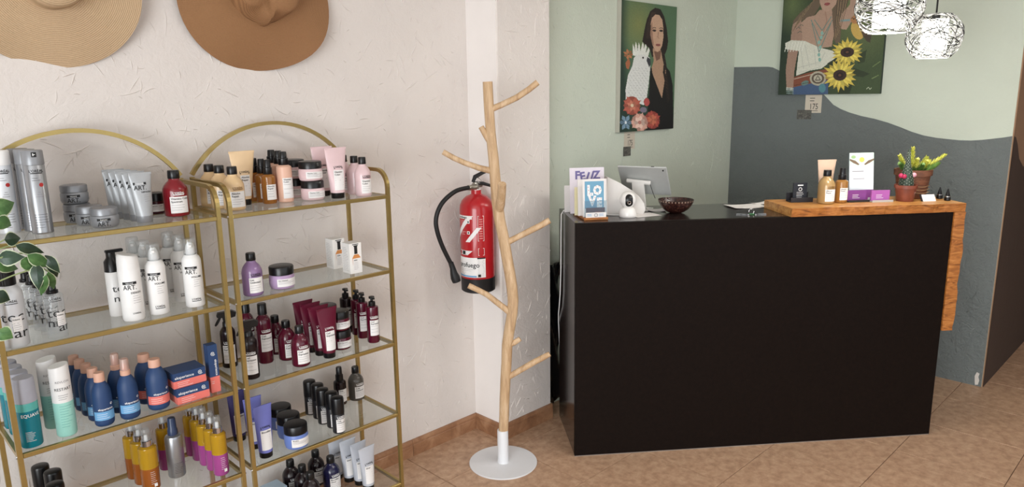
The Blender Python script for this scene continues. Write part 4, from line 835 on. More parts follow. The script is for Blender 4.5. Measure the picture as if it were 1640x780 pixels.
# white till box with sloping top
till = thing('till_terminal', 'white sloping till terminal behind the security camera', 'terminal', K(.18, .19), CA); tw = mat('warm_white_plastic', 'D6D2CE', .45)
prof = [(.0, 0), (.17, 0), (.178, .02), (.172, .05), (.15, .08), (.118, .108), (.06, .145), (0, .175)]
part('housing', MB().loft([[(x, y, z) for x, z in prof] for y in (0, .065)], tw, smooth=False), till); part('side_vent', MB().box((-.0005, .02, .01), (.012, .06, .05), blk), till)
# tablet on a stand
tb = thing('tablet_stand', 'silver tablet on white stand, seen from behind', 'tablet', K(.362, .325), CA-.58)
alw = mat('silver_aluminium', 'BEC0BE', .38, .3); whs = mat('white_stand', 'DCDAD6', .4)
part('foot', MB().box((-.05, -.04, 0), (.06, .05, .006), whs, .002), tb)
part('column', MB().loft([[(x, -.01+y0, z) for x, y0 in ((-.03+dx, 0), (.028+dx, 0), (.028+dx, .012), (-.03+dx, .012))] for z, dx in ((.006, .012), (.05, .008), (.1, .002), (.13, 0))], whs, smooth=False), tb)
part('hinge', MB().cyl(.0105, -.058, .058, whs, 16, (0, .0, .132), ax=(1, 0, -.06)), tb)
tp = part('tablet', MB().box((-.118, 0, 0), (.118, .008, .176), alw, .003), tb, loc=(.022, .069, .064)); tp.rotation_euler = (R_(36), R_(0), 0)
part('camera_lens', MB().cyl(.004, 0, .001, blk, 10, (.1, -.0005, .158), ax=(0, -1, 0)), tp); part('screen', MB().rect(-.105, .105, .012, .164, .0085, blk), tp); part('side_button', MB().box((.045, .002, .1758), (.06, .006, .177), blk), tp)
part('lead', MB().tube(bez((.055, -.002, .128), (.07, -.01, .09), (.085, -.012, .06), 6), .0016, blk, 5), tb)
# security camera
sc = thing('security_camera', 'white ball-shaped security camera with black lens face', 'camera', K(.262, .135), CA-.1); wg_ = mat('glossy_white_plastic', 'ECE9E6', .3, coat=.2)
part('base', MB().lathe([(0, 0), (.036, 0), (.0385, .003), (.0385, .008), (.0375, .022), (.033, .036), (.024, .044), (0, .046)], wg_, 28), sc)
part('head', MB().lathe([(.012, .042)]+[(.037*math.sin(a), .077-.037*math.cos(a)) for a in [.5+i*2.64/14 for i in range(15)]], wg_, 28), sc)
vs = []; q = MB(); ol = [(.0165*math.cos(t), .0115+.0165*math.sin(t)) for t in [i*math.pi/8 for i in range(9)]]+[(-.0165, z_) for z_ in (.006, 0, -.006)]+[(.0165*math.cos(t), -.0115+.0165*math.sin(t)) for t in [math.pi+i*math.pi/8 for i in range(9)]]+[(.0165, z_) for z_ in (-.006, 0, .006)]
ol.append(ol[0]); NO = len(ol)
for i in range(13):
    for k in range(NO):
        x = ol[k][0]*i/12; z = ol[k][1]*i/12; y = -math.sqrt(max(0, .0377**2-x*x-z*z)); vs.append((x, y, .077+z))
q.add(vs, [[i*NO+k, (i+1)*NO+k, (i+1)*NO+k+1, i*NO+k+1] for i in range(12) for k in range(NO-1)], blk); part('lens_window', q, sc)
part('lens', MB().lathe([(.0045, .0012), (.0055, .0018), (.0085, .0015), (.009, 0)], steel, 16, (.0, -.0366, .068), ax=(0, -1, -.2)), sc)
tag(part('camera_cable', MB().tube([K(.05, .19, CH+.004), K(.16, .19, CH+.004), K(.2, .17, CH+.004), K(.232, .15, CH+.006)], .0022, wht, 6), None), 'short white cable running to the security camera', 'cable')
# loose sheets under the till and bowl
def paper(label, t, s, W, D, rz, m=card, z=CH+.0008, curl=.0):
    o = thing('paper_sheet', label, 'paper', K(t, s, z), CA+rz); n = 8; vs = [(-W/2+W*i/n, D*j, .0004+curl*(abs(i/n-.5)*2)**2) for j in (0, 1) for i in range(n+1)]
    vs += [(a, b, c-.0004) for a, b, c in vs]; N = n+1
    part('sheet', MB().add(vs, [[i, i+1, N+i+1, N+i] for i in range(n)]+[[2*N+i, 3*N+i, 3*N+i+1, 2*N+i+1] for i in range(n)]+[[2*N+i, 2*N+i+1, i+1, i] for i in range(n)], m), o)
paper('white paper sheet slipping out beside the security camera', .36, .12, .13, .09, .35); paper('crumpled white receipt lying behind the bowl', .43, .24, .09, .08, -.2, curl=.008)
paper('white paper sheet lying near the wooden ledge', .895, .26, .17, .12, .1, curl=.004); paper('folded white paper tucked behind the wooden ledge', 1.0, .37, .1, .05, .25, curl=.006)
# coconut bowl
coc = mottled('speckled_coconut_shell', ('24110E', '351915', '5A3A2E'), 90, .25, .3, (1, 1, 1), 5, False, pos=(.35, .52, .72))
bo = thing('coconut_bowl', 'dark speckled coconut shell bowl', 'bowl', K(.505, .205)); R0 = .081
part('bowl_body', MB().lathe([(0, .0), (.024, .0), (.04, .006), (.058, .019), (.071, .036), (.078, .05), (.081, .062), (.0785, .0622), (.075, .05), (.066, .034), (.05, .018), (.03, .008), (0, .006)], coc, 40), bo)
mos = mat('mother_of_pearl', 'A08878', .3, .2); rq = random.Random(4); q = MB()
for i in range(34):
    a = i*2*math.pi/34; x = rq.uniform(.6, 1); q.add([((.0795+e)*math.cos(a+b), (.0795+e)*math.sin(a+b), z) for b, z, e in ((-.05*x, .054, .0003), (.05*x, .0545, .0003), (.045*x, .0605, .0018), (-.045*x, .06, .0018))], [[0, 1, 2, 3]], mos, False)
tag(part('shell_inlay', q, bo), kind='stuff')
# keys
ky = thing('key_bunch', 'small bunch of keys with green tag on the counter', 'keys', K(.82, .085, CH+.0005), CA)
part('key_ring', MB().tube([(.012*math.cos(a), .012, .013+.012*math.sin(a)) for a in [i*math.pi/8 for i in range(17)]], .0012, steel, 6), ky)
part('green_tag', MB().box((-.012, .0, 0), (.01, .016, .004), mat('green_plastic', '3F7A4C', .4), .001), ky)
for rz, L_ in ((.1, .052), (2.95, .05), (-.2, .045), (3.3, .03)):
    part('key', MB().lathe([(0, 0), (.009, 0), (.009, .002), (0, .002)], steel, 12, (.018, 0, 0)).box((.02, -.003, .0002), (.018+L_, .003, .002), steel), ky, loc=(0, .008, .001), rz=rz)
# white power lead hanging down the counter's end
p = [K(.06, .345, CH+.003), K(.03, .34, CH+.004), K(.006, .335, CH+.004), K(-.006, .33, CH-.012), K(-.007, .332, CH-.1), K(-.007, .336, .8), K(-.008, .35, .68), K(-.008, .38, .6), K(-.005, .42, .55), K(.0, .45, .5), K(.01, .452, .3), K(.01, .455, .01)]
tag(part('power_lead', MB().tube(p, .0028, wht, 7), None), 'thin white cable hanging over the counter\'s left end', 'cable')
# glossy black sheet in the gap behind the counter
q = MB(); rq = random.Random(9); nz_, nx = 26, 12; vs = []
for j in range(nz_+1):
    z = .035+(.745)*j/nz_
    for i in range(nx+1):
        f = i/nx; vs.append((2.562+f*.14+.004*math.sin(z*31+f*3), 2.385+.012*math.sin(z*17+f*9)+rq.uniform(-.004, .004), z+(.012*math.sin(f*7) if j == 0 else 0)))
q.add(vs, [[j*(nx+1)+i, j*(nx+1)+i+1, (j+1)*(nx+1)+i+1, (j+1)*(nx+1)+i] for j in range(nz_) for i in range(nx)], mat('glossy_black_film', '0F0F11', .18)); bag = part('plastic_sack', q, None); md = bag.modifiers.new('thick', 'SOLIDIFY'); md.thickness = .002
tag(bag, 'crumpled glossy black plastic sack hanging between pillar and counter', 'sack')
# ------------------------------------------------------------------ things on the wooden ledge
def holder(name, label, t, s, W, m, D=.03, H=.022, tall=None):
    o = thing(name, label, 'card holder', K(t, s, ZT), CA); bm = m
    part('tray', MB().box((0, 0, 0), (W, D, .004), bm).box((0, 0, .004), (W, .003, H*.55), bm).box((0, D-.003, .004), (W, D, H), bm), o); return o
hb = holder('card_holder', 'black business card holder with black cards', 1.03, .15, .105, blks, .05, .04)
bc = part('card_stack', MB().box((.018, .02, .005), (.084, .026, .088), mat('black_card', '1E222A', .5)), hb); q = MB(); q.rect(.038, .064, .074, .079, .0192, wink); q.tube([(.051+.0075*math.cos(a), .019, .058+.0075*math.sin(a)) for a in [i*math.pi/6 for i in range(13)]], .0013, wink, 4)
fine(q, None, .034, .068, .043, 4, .008, wink, .0016, y=.0192); part('card_print', q, bc)
put('nudetube', 'conditioner_tube', *K(1.198, .165, ZT), 'nude-coloured tube standing behind the golden shampoo bottle', 'tube', rz=CA)
put('goldshampoo', 'shampoo_bottle', *K(1.168, .1, ZT), 'golden shampoo bottle with black cap on the wooden ledge', 'bottle', rz=CA+.15)
put('goldspray', 'spray_bottle', *K(1.248, .115, ZT), 'amber spray bottle with black nozzle on the wooden ledge', 'bottle', rz=CA+.1)
fh = thing('flyer_stand', 'clear stand holding a white flyer with purple foot', 'flyer stand', K(1.318, .165, ZT), CA); fh.rotation_euler = (-.12, 0, CA)
part('clear_back', MB().box((0, .004, 0), (.122, .007, .215), acr), fh); fl_ = part('flyer', MB().box((.002, 0, .002), (.12, .003, .219), mat('flyer_paper', 'D5DEE4', .5)), fh)
part('picture_print', MB().rect(.002, .12, .16, .219, -.0006, mat('pale_mint_print', 'C5DCD0', .6)), fl_); part('purple_foot_print', MB().rect(.002, .12, .002, .048, -.0006, mat('purple_print', '7C3C82', .55)), fl_); hand = mat('brown_hand_print', '6E5A48', .6)
part('hand_print', MB().flat([(.002, .192), (.03, .183), (.05, .166), (.044, .162), (.02, .172), (.002, .184)], -.001, hand), fl_); part('hand_print', MB().flat([(.12, .192), (.092, .183), (.072, .166), (.078, .162), (.1, .172), (.12, .184)], -.001, hand), fl_)
part('flower_print', MB().flat([(.061+.013*math.cos(a), .187+.012*math.sin(a)) for a in [i*.7 for i in range(9)]], -.0012, mat('lime_print', 'C9CE5A', .6)), fl_); q = MB(); q.flat([(.02+.012*math.cos(a), .2+.008*math.sin(a)) for a in [i*.7 for i in range(9)]], -.001, mat('leaf_print', '8FAE7A', .6))
fine(q, None, .015, .1, .132, 1, .01, gink, .004, y=-.0009); fine(q, None, .02, .09, .098, 1, .01, gink, .003, y=-.0009); fine(q, None, .03, .09, .03, 3, .008, wink, .002, y=-.0011); part('flyer_print', q, fl_)
pur_c = mat('orchid_card', 'A85BA6', .5)
for t, s, lab in ((1.283, .105, 'purple card holder standing in front of the white flyer'), (1.385, .085, 'orchid purple card holder between the flyer and the cactus pot')):
    hh = holder('card_holder', lab, t, s, .1, alw if s < .1 else blks, .04, .018); cs_ = part('card_stack', MB().box((.006, .022, .005), (.094, .03, .052), pur_c if s < .1 else mat('purple_print', '7C3C82', .55)), hh); q = MB(); fine(q, None, .028, .072, .03, 3, .007, wink, .0018, y=.0212); part('card_print', q, cs_)
terra = mottled('terracotta_plastic', ('6A3526', '7A3F2E', '874A37'), 20, .45, .1, (1, 1, 1), 4, False); terr2 = mottled('old_terracotta', ('4A2A1E', '68402C', '7E543C'), 14, .7, .3, (1, 1, 3), 6, False); soil = mat('potting_soil', '3A2A20', .95, bump=.6)
def pot(name, label, t, s, rt_, rb, h, m):
    o = thing(name, label, 'plant', K(t, s, ZT), CA); part('pot', MB().lathe([(0, 0), (rb*.96, 0), (rb, .003), (rt_*.96, h*.8), (rt_*1.05, h*.8), (rt_*1.06, h), (rt_*.95, h), (rt_*.92, h*.9), (0, h*.88)], m, 30), o)
    part('soil', MB().lathe([(0, h*.905), (rt_*.6, h*.9), (rt_*.915, h*.885)], soil, 20), o); return o
p1 = pot('potted_succulent', 'terracotta pot of yellow-tipped green succulent', 1.647, .199, .077, .06, .135, terr2)
mb = MB()
for z in (.03, .045, .06): mb.tube([((.066+.02*z)*math.cos(a)*1.08, (.066+.02*z)*math.sin(a)*1.08, z+.002*math.sin(a*5)) for a in [i*math.pi/16 for i in range(33)]], .0012, mat('dry_raffia', '9A7A58', .8), 5)
part('raffia_tie', mb, p1)
lime = mottled('lime_yellow_leaf', ('B4BE48', 'DADA62', 'EEE98C'), 30, .5, .1); gl = mottled('grey_green_leaf', ('4E7038', '6F9448', '8FB060'), 30, .5, .1)
def spike(par, base, tip, m, r0, nl, ll):
    b = Vector(base); t_ = Vector(tip); d = (t_-b).normalized(); s_ = d.orthogonal().normalized(); u_ = d.cross(s_); mb = MB(); mb.tube([b, b+(t_-b)*.5, t_], [.003, .0026, .0015], gl, 5)
    for k in range(nl):
        f = k/nl; a = k*2.4; o = b+(t_-b)*f; e = (math.cos(a)*s_+math.sin(a)*u_); L_ = ll*(1-.55*f); tip_ = o+e*L_*.75+d*L_*.75; w_ = d.cross(e)*.0034
        mb.add([o-w_, o+w_, (o+tip_)/2+w_*1.3+e*.001, tip_, (o+tip_)/2-w_*1.3+e*.001], [[0, 1, 2, 4], [4, 2, 3]], m if f > .3 else gl, False)
    part('leafy_shoot', mb, par)
for b, t_, m in (((-.01, 0, .12), (-.012, .0, .235), lime), ((.015, 0, .12), (.055, -.01, .19), lime), ((.03, .0, .12), (.135, -.02, .2), lime), ((-.03, 0, .12), (-.075, .0, .2), lime), ((-.02, -.03, .12), (-.05, -.04, .19), lime), ((.02, -.02, .12), (.03, -.045, .175), lime), ((0, .03, .12), (.01, .05, .2), lime), ((.03, -.03, .12), (.085, -.05, .165), gl), ((-.04, -.02, .12), (-.09, -.03, .165), gl), ((-.015, -.03, .12), (-.02, -.05, .185), lime), ((.045, .01, .12), (.09, .02, .17), lime), ((0, -.03, .12), (.005, -.055, .16), gl)): spike(p1, b, t_, m, .004, 70, .03)
p2 = pot('potted_cactus', 'small brown pot with tapering white-spotted cactus and pink fruits', 1.553, .105, .046, .036, .075, terra)
cg = mat('cactus_green', '2C3A2E', .5); part('cactus_stem', MB().lathe([(.03, .066), (.031, .075), (.03, .09), (.026, .112), (.019, .14), (.0125, .165), (.009, .19), (.0075, .215), (.005, .233), (0, .238)], cg, 18), p2)
q = MB(); cw = mat('white_cactus_wart', 'D8DCCB', .7)
def crad(z):
    P = [(.066, .03), (.075, .031), (.09, .03), (.112, .026), (.14, .019), (.165, .0125), (.19, .009), (.215, .0075), (.233, .005)]
    for (za, ra), (zb, rb) in zip(P, P[1:]):
        if za <= z <= zb: return ra+(rb-ra)*(z-za)/(zb-za)
    return .005
z = .07; j = 0
while z < .228:
    rc_ = crad(z); nn = max(6, int(rc_/.0031)); 
    for k in range(nn):
        a = 2*math.pi*(k+.5*(j % 2))/nn; e = Vector((math.cos(a), math.sin(a), .2)); o = Vector((rc_*math.cos(a), rc_*math.sin(a), z)); s_ = Vector((-math.sin(a), math.cos(a), 0)); w_ = .0017; 
        q.add([o-s_*w_, o-Vector((0, 0, w_)), o+s_*w_, o+Vector((0, 0, w_)), o+e*.0016], [[0, 1, 4], [1, 2, 4], [2, 3, 4], [3, 0, 4]], cw, False)
    z += .0072; j += 1
tag(part('white_warts', q, p2), kind='stuff')
for x, y, z, c in ((-.034, -.008, .118, 'B8325A'), (.026, -.012, .12, 'D89AA8'), (-.026, -.02, .115, 'A82850')): part('fruit', MB().lathe([(0, -.011)]+[(.0105*math.sin(a), -.011*math.cos(a)) for a in (.5, 1, 1.57, 2.1, 2.6)]+[(0, .011)], mat('fruit_'+c, c, .4), 12, (x, y, z)), p2)
wc = thing('name_card', 'small white card leaning on a dark stand on the ledge', 'card', K(1.622, .072, ZT), CA); wc.rotation_euler = (-.55, 0, CA)
part('card_face', MB().box((0, 0, 0), (.062, .0015, .034), card), wc); part('stand_back', MB().box((-.006, .002, .0), (.056, .006, .036), blks), wc); q = MB(); fine(q, None, .01, .05, .022, 3, .006, skyb, .0012, y=-.0005); part('card_print', q, wc)
for t, s, lab in ((1.748, .14, 'rear tiny black cone nozzle bottle on the ledge corner'), (1.742, .078, 'front tiny black cone nozzle bottle on the ledge corner')):
    o = thing('nozzle_bottle', lab, 'bottle', K(t, s, ZT), CA, 'tiny black nozzle bottles'); part('body', MB().cyl(.0135, 0, .016, blk, 16), o); part('silver_neck', MB().cyl(.0125, .016, .021, steel, 16), o); part('cone_nozzle', MB().lathe([(.0105, .021), (.0095, .024), (.004, .046), (.0025, .054), (0, .055)], blk, 14), o)

# ================================================================== PAINTINGS
class Canvas:
    def __init__(s, w_, h_, f): s.w, s.h, s.f = w_, h_, f; s.a = np.zeros((h_, w_, 3)); s.V, s.U = np.mgrid[0:h_, 0:w_]; s.U = (s.U+.5)/w_; s.V = (s.V+.5)/h_
    def mask(s, pts):
        p = [s.f(*q) for q in pts]; m = np.zeros((s.h, s.w), bool); n = len(p)
        for i in range(n):
            (x0, y0), (x1, y1) = p[i], p[(i+1) % n]
            if abs(y1-y0) < 1e-9: continue
            m ^= ((y0 > s.V) != (y1 > s.V)) & (s.U < (x1-x0)*(s.V-y0)/(y1-y0)+x0)
        return m
    def fill(s, m, c, tex=.06):
        k = int(m.sum())
        if k: s.a[m] = np.array(lin(c))*(1+tex*rng.standard_normal((k, 1)))
    def poly(s, pts, c, tex=.07): s.fill(s.mask(pts), c, tex)
    def ell(s, cx, cy, rx, ry, c, rot=0., tex=.07): s.poly([(cx+rx*math.cos(a)*math.cos(rot)-ry*math.sin(a)*math.sin(rot), cy+rx*math.cos(a)*math.sin(rot)+ry*math.sin(a)*math.cos(rot)) for a in [i*math.pi/12 for i in range(24)]], c, tex)
    def line(s, pts, wd, c, tex=.05):
        for (x0, y0), (x1, y1) in zip(pts, pts[1:]):
            L_ = math.hypot(x1-x0, y1-y0) or 1; nx, ny = -(y1-y0)/L_*wd/2, (x1-x0)/L_*wd/2; s.poly([(x0+nx, y0+ny), (x1+nx, y1+ny), (x1-nx, y1-ny), (x0-nx, y0-ny)], c, tex)
    def petals(s, cx, cy, r0, r1, n, c, sy=1., wd=.5, ph=0.):
        for k in range(n):
            a = 2*math.pi*k/n+ph; b = math.pi/n*wd*2; q = [(cx+r*math.cos(t), cy+sy*r*math.sin(t)) for r, t in ((r0, a-b), (r1*.7, a-b*.8), (r1*(.92+.16*((k*7) % 3)/2), a), (r1*.7, a+b*.8), (r0, a+b))]; s.poly(q, c if k % 3 else tuple(int(v*.82) for v in c))
    def build(s, name, W, H, parent, y):
        me = bpy.data.meshes.new(name); n, m = s.w, s.h; g = [(W*i/n, y, H-H*j/m) for j in range(m+1) for i in range(n+1)]
        me.from_pydata(g, [], [(j*(n+1)+i, (j+1)*(n+1)+i, (j+1)*(n+1)+i+1, j*(n+1)+i+1) for j in range(m) for i in range(n)])
        at_ = me.color_attributes.new('Col', 'FLOAT_COLOR', 'CORNER'); c = np.ones((m*n, 4, 4), np.float32); g_ = s.a.mean(2, keepdims=True); c[:, :, :3] = np.clip((s.a*.85+g_*.15).reshape(-1, 1, 3), 0, 1); at_.data.foreach_set('color', c.ravel()); me.materials.append(attr_mat(name+'_paint')); return link(name, me, parent)
canv = mat('canvas_edge', '2E3A30', .8)
# woman with a white cockatoo
def f1(x, y):
    xl = 62-22*(y-2)/638; xr = 320-23*(y-28)/584; u = (x-xl)/(xr-xl); yt = 2+26*u; yb = 640-28*u; return u, (y-yt)/(yb-yt)
P = Canvas(150, 300, f1); U, V = P.U, P.V
base = np.zeros_like(P.a); g1, g2, g3 = (np.array(lin(c)) for c in ('7C8448', '4E7050', '1C332C'))
k = np.clip(1-np.hypot((U-.3)*1.4, (V-.17)*2.2)*1.7, 0, 1)[..., None]; base = g2*(1-k)+g1*k; d = np.clip((V-.3)*1.5, 0, .85)*(U < .5)+np.clip((.14-U)*6, 0, .9); base = base*(1-np.clip(d, 0, .95)[..., None])+g3*np.clip(d, 0, .95)[..., None]
P.a = base*(1+.06*rng.standard_normal((P.h, P.w, 1)))
P.poly([(165, 610), (172, 500), (180, 400), (186, 318), (205, 318), (262, 310), (282, 335), (296, 400), (298, 625), (160, 640)], (16, 15, 17))
P.poly([(150, 195), (160, 140), (172, 90), (188, 52), (212, 34), (238, 40), (256, 75), (268, 130), (274, 190), (268, 228), (256, 255), (264, 300), (272, 380), (280, 470), (268, 490), (252, 380), (240, 300), (232, 250), (195, 268), (182, 225), (163, 210)], (34, 24, 22))
for k in range(10): P.line([(168+k*3, 180), (176+k*3, 110), (196+k*2, 55)], 1.6, (62, 44, 38))
P.poly([(198, 225), (202, 285), (192, 318), (195, 345), (240, 466), (262, 335), (250, 290), (238, 235)], (176, 138, 108)); P.poly([(204, 240), (240, 236), (232, 275), (215, 285)], (120, 84, 66))
P.poly([(190, 110), (196, 82), (212, 66), (232, 68), (246, 90), (251, 130), (250, 175), (244, 210), (232, 236), (220, 243), (208, 234), (197, 208), (189, 165)], (196, 156, 126))
P.poly([(190, 115), (198, 100), (199, 170), (205, 215), (196, 205), (188, 165)], (160, 120, 96))
for ex_ in (207, 240): P.ell(ex_, 141, 9, 5.5, (60, 44, 40)); P.ell(ex_, 141, 3, 3, (20, 18, 18)); P.line([(ex_-10, 131), (ex_, 127), (ex_+9, 130)], 3, (50, 36, 32))
P.line([(227, 145), (223, 172), (228, 178)], 3, (150, 108, 86)); P.ell(224, 209, 12, 6, (146, 74, 68)); P.line([(213, 209), (236, 209)], 1.5, (90, 40, 40))
P.line([(246, 250), (256, 300), (252, 340), (262, 390), (268, 470)], 11, (30, 21, 20))
for y in range(250, 470, 16): P.line([(246+(y-250)*.1, y), (258+(y-250)*.08, y+9)], 2, (70, 52, 44))
W1 = (214, 216, 212)
P.poly([(70, 482), (70, 430), (82, 360), (102, 315), (110, 275), (126, 256), (164, 254), (186, 275), (184, 330), (176, 400), (166, 468), (152, 502), (122, 492), (95, 472)], W1)
for a, b in (((112, 262), (108, 208)), ((120, 258), (120, 195)), ((132, 256), (134, 200)), ((144, 255), (152, 198)), ((154, 255), (166, 205)), ((166, 262), (180, 222))): P.poly([(a[0]-7, a[1]), (b[0]-1, b[1]), (b[0]+4, b[1]+14), (a[0]+9, a[1]+4)], (222, 224, 216))
for j in range(14):
    for i in range(6): x = 80+i*16+(j % 2)*8; P.line([(x, 320+j*12), (x+7, 326+j*12)], 1.6, (160, 164, 164)) if 72+max(0, 390-320-j*12)*.3 < x < 178-j*1.2 else None
P.ell(152, 272, 4, 5, (30, 30, 34)); P.poly([(172, 268), (186, 276), (188, 300), (180, 318), (174, 300), (168, 285)], (54, 56, 62))
P.petals(86, 258, 4, 24, 7, (186, 112, 62)); P.poly([(72, 300), (88, 275), (94, 300), (86, 330), (76, 325)], (166, 92, 50))
P.ell(98, 506, 36, 46, (150, 62, 48)); P.petals(98, 506, 4, 44, 12, (186, 88, 66), 1.1, .7); P.petals(98, 506, 2, 24, 7, (206, 120, 92), 1.1, .6); P.ell(98, 505, 7, 8, (220, 196, 160)); P.ell(166, 486, 14, 20, (176, 62, 58))
P.ell(192, 574, 36, 44, (140, 48, 38)); P.petals(192, 572, 4, 40, 15, (176, 66, 50), 1.1, .8); P.petals(192, 572, 2, 26, 9, (200, 104, 70), 1.1, .7)
P.ell(132, 588, 38, 44, (184, 120, 104)); P.petals(132, 588, 4, 44, 10, (216, 162, 142), 1.1, .8); P.petals(132, 588, 3, 30, 7, (234, 196, 178), 1.1, .7, .4); P.ell(132, 588, 8, 9, (190, 120, 104)); P.ell(150, 525, 16, 14, (120, 110, 130)); P.petals(68, 590, 4, 30, 6, (112, 146, 172), 1.3); P.ell(105, 625, 14, 10, (36, 60, 40)); P.ell(68, 590, 5, 7, (210, 220, 224))
z1 = 2.103; z0 = 1.414
pa = thing('canvas_painting', 'painting of dark-haired woman with white cockatoo and flowers', 'painting', (3.2, YG-.03, z0)); part('stretcher', MB().box((0, 0, 0), (.525, .029, z1-z0), mat('bare_canvas', 'B5B2A6', .8)), pa); P.build('painted_face', .525, z1-z0, pa, -.0008)
# woman with sunflowers
TOPE = .18
def f2(x, y):
    xl = 100-45*y/588; u = (x-xl)/(642); return u, (y/588*.562+TOPE)/(.562+TOPE)
P = Canvas(260, 318, f2); U, V = P.U, P.V; g = [np.array(lin(c)) for c in ('223425', '5A6A3C', '3A4C2A', '6A7846')]
k = np.clip(U*1.3, 0, 1)[..., None]; P.a = (g[0]*(1-k)+g[2]*k); k = np.clip(1-np.hypot((U-.78)*2, (V-.3)*2), 0, 1)[..., None]; P.a = P.a*(1-k)+g[3]*k; k = np.clip(1-np.hypot((U-.1)*5, (V-.28)*4), 0, 1)[..., None]; P.a = (P.a*(1-k)+g[1]*k)*(1+.08*rng.standard_normal((P.h, P.w, 1)))
SK = (172, 138, 116); HR = (104, 86, 66)
P.ell(390, -110, 230, 70, (196, 172, 130), .05); P.ell(395, -140, 130, 60, (206, 184, 144))
P.poly([(330, -60), (290, 20), (205, 85), (165, 125), (150, 190), (160, 225), (205, 140), (255, 112), (300, 105), (345, 40), (440, -60)], HR); P.poly([(430, -60), (540, -60), (510, 40), (472, 160), (462, 275), (436, 285), (405, 215), (402, 110), (440, 30)], HR)
P.poly([(470, 200), (455, 160), (470, 110), (520, 60), (535, -60), (590, -60), (575, 60), (530, 160), (500, 205)], SK); P.line([(462, 150), (520, 150)], 12, (120, 150, 150))
P.poly([(335, 75), (412, 80), (416, 150), (424, 225), (410, 300), (335, 305), (215, 262), (205, 150), (255, 112), (305, 105)], SK)
P.poly([(150, 205), (160, 150), (215, 112), (222, 240), (190, 330), (168, 440), (160, 548), (114, 548), (110, 430), (125, 330), (142, 260)], (158, 124, 104))
P.poly([(332, -60), (446, -60), (448, 10), (436, 50), (410, 80), (380, 90), (350, 72), (335, 30)], (180, 144, 122)); P.ell(382, 44, 18, 9, (150, 66, 66)); P.line([(364, 44), (400, 43)], 2, (90, 40, 42)); P.line([(388, -20), (394, 18), (380, 22)], 3, (150, 108, 90))
P.line([(370, 90), (380, 140), (345, 250)], 7, (160, 120, 98))
for k in range(14): P.line([(330-k*9, -20+k*9), (240-k*6, 95+k*7), (190-k*3, 130+k*6)], 2.2, (150, 126, 92) if k % 2 else (70, 54, 42))
for k in range(9): P.line([(450+k*9, -40), (440+k*7, 90), (425+k*4, 260-k*5)], 2.2, (158, 130, 92) if k % 2 else (78, 58, 44))
P.poly([(108, 262), (150, 246), (240, 256), (330, 300), (415, 325), (446, 360), (345, 430), (270, 440), (180, 470), (188, 400), (200, 315), (112, 300)], (206, 206, 190))
for a, b in (((210, 290), (230, 430)), ((240, 280), (270, 420)), ((300, 310), (310, 410)), ((370, 330), (330, 400)), ((190, 420), (330, 390)), ((200, 450), (340, 420))): P.line([a, b], 4, (184, 186, 172))
for k in range(7): P.line([(118+k*20, 258), (104+k*19, 318)], 4, (224, 224, 212))
for a, b, c in (((285, 150), (330, 330), (405, 160)), ((280, 130), (340, 260), (415, 140)), ((300, 130), (350, 200), (408, 120))): P.line([a, b, c], 5, (96, 130, 122))
for x, y in ((330, 345), (338, 300), (345, 240), (330, 270), (350, 215), (334, 375)): P.ell(x, y, 9, 12, (124, 172, 160))
for x, y in ((180, 180), (200, 165), (190, 205)): P.line([(x, y), (x+18, y-12), (x+30, y-2)], 3, (70, 86, 76))
P.poly([(165, 478), (250, 455), (385, 432), (390, 500), (160, 545)], (128, 66, 40)); P.poly([(158, 542), (390, 498), (385, 590), (155, 590)], (58, 84, 122)); P.ell(322, 490, 52, 44, (170, 164, 142)); P.ell(322, 490, 40, 33, (86, 72, 58)); P.ell(322, 490, 28, 23, (178, 172, 150)); P.line([(306, 500), (322, 472), (338, 500), (306, 500)], 4, (60, 52, 44)); P.ell(238, 516, 26, 14, (92, 124, 116), -.3); P.line([(165, 490), (290, 462)], 3, (210, 200, 176)); P.line([(165, 530), (270, 512)], 3, (70, 40, 28)); P.ell(350, 550, 22, 28, (70, 130, 140))
for y in (545, 555, 566, 578): P.line([(112, y), (162, y+4)], 6, (196, 206, 198) if y % 2 else (120, 140, 134))
P.poly([(380, 400), (440, 370), (470, 400), (420, 420)], (34, 46, 26)); P.poly([(540, 430), (640, 470), (600, 490), (540, 480)], (40, 54, 28)); P.poly([(470, 540), (540, 520), (520, 590), (440, 590)], (36, 50, 26)); P.poly([(560, 360), (620, 330), (610, 400), (570, 410)], (44, 58, 30))
for cx, cy, r, sy, ph in ((505, 338, 100, .82, .1), (460, 474, 106, .92, 0)): P.petals(cx, cy, 30, r, 19, (208, 182, 44), sy, .6, ph); P.petals(cx, cy, 26, r*.8, 17, (228, 208, 70), sy, .45, ph+.15); P.ell(cx, cy, 42, 36*sy, (56, 36, 28)); P.ell(cx, cy, 22, 19*sy, (30, 20, 18)); P.ell(cx, cy, 9, 8*sy, (96, 60, 40))
P.ell(566, 212, 36, 58, (196, 160, 62), -.35); P.ell(552, 150, 26, 24, (176, 118, 62)); P.poly([(575, 190), (620, 225), (640, 270), (600, 255)], (84, 66, 48)); P.poly([(600, 250), (650, 235), (640, 290), (620, 280)], (70, 58, 46)); P.ell(545, 145, 4, 4, (20, 18, 16)); P.poly([(526, 140), (538, 134), (540, 146)], (110, 80, 50)); P.line([(580, 215), (612, 222)], 6, (200, 190, 150))
P.line([(620, 560), (632, 548), (640, 562), (650, 552)], 3, (190, 196, 170)); P.line([(650, 500), (690, 480)], 4, (120, 140, 80)); P.line([(655, 430), (700, 400)], 4, (110, 130, 70))
z0 = 1.6; Hq = .562+TOPE
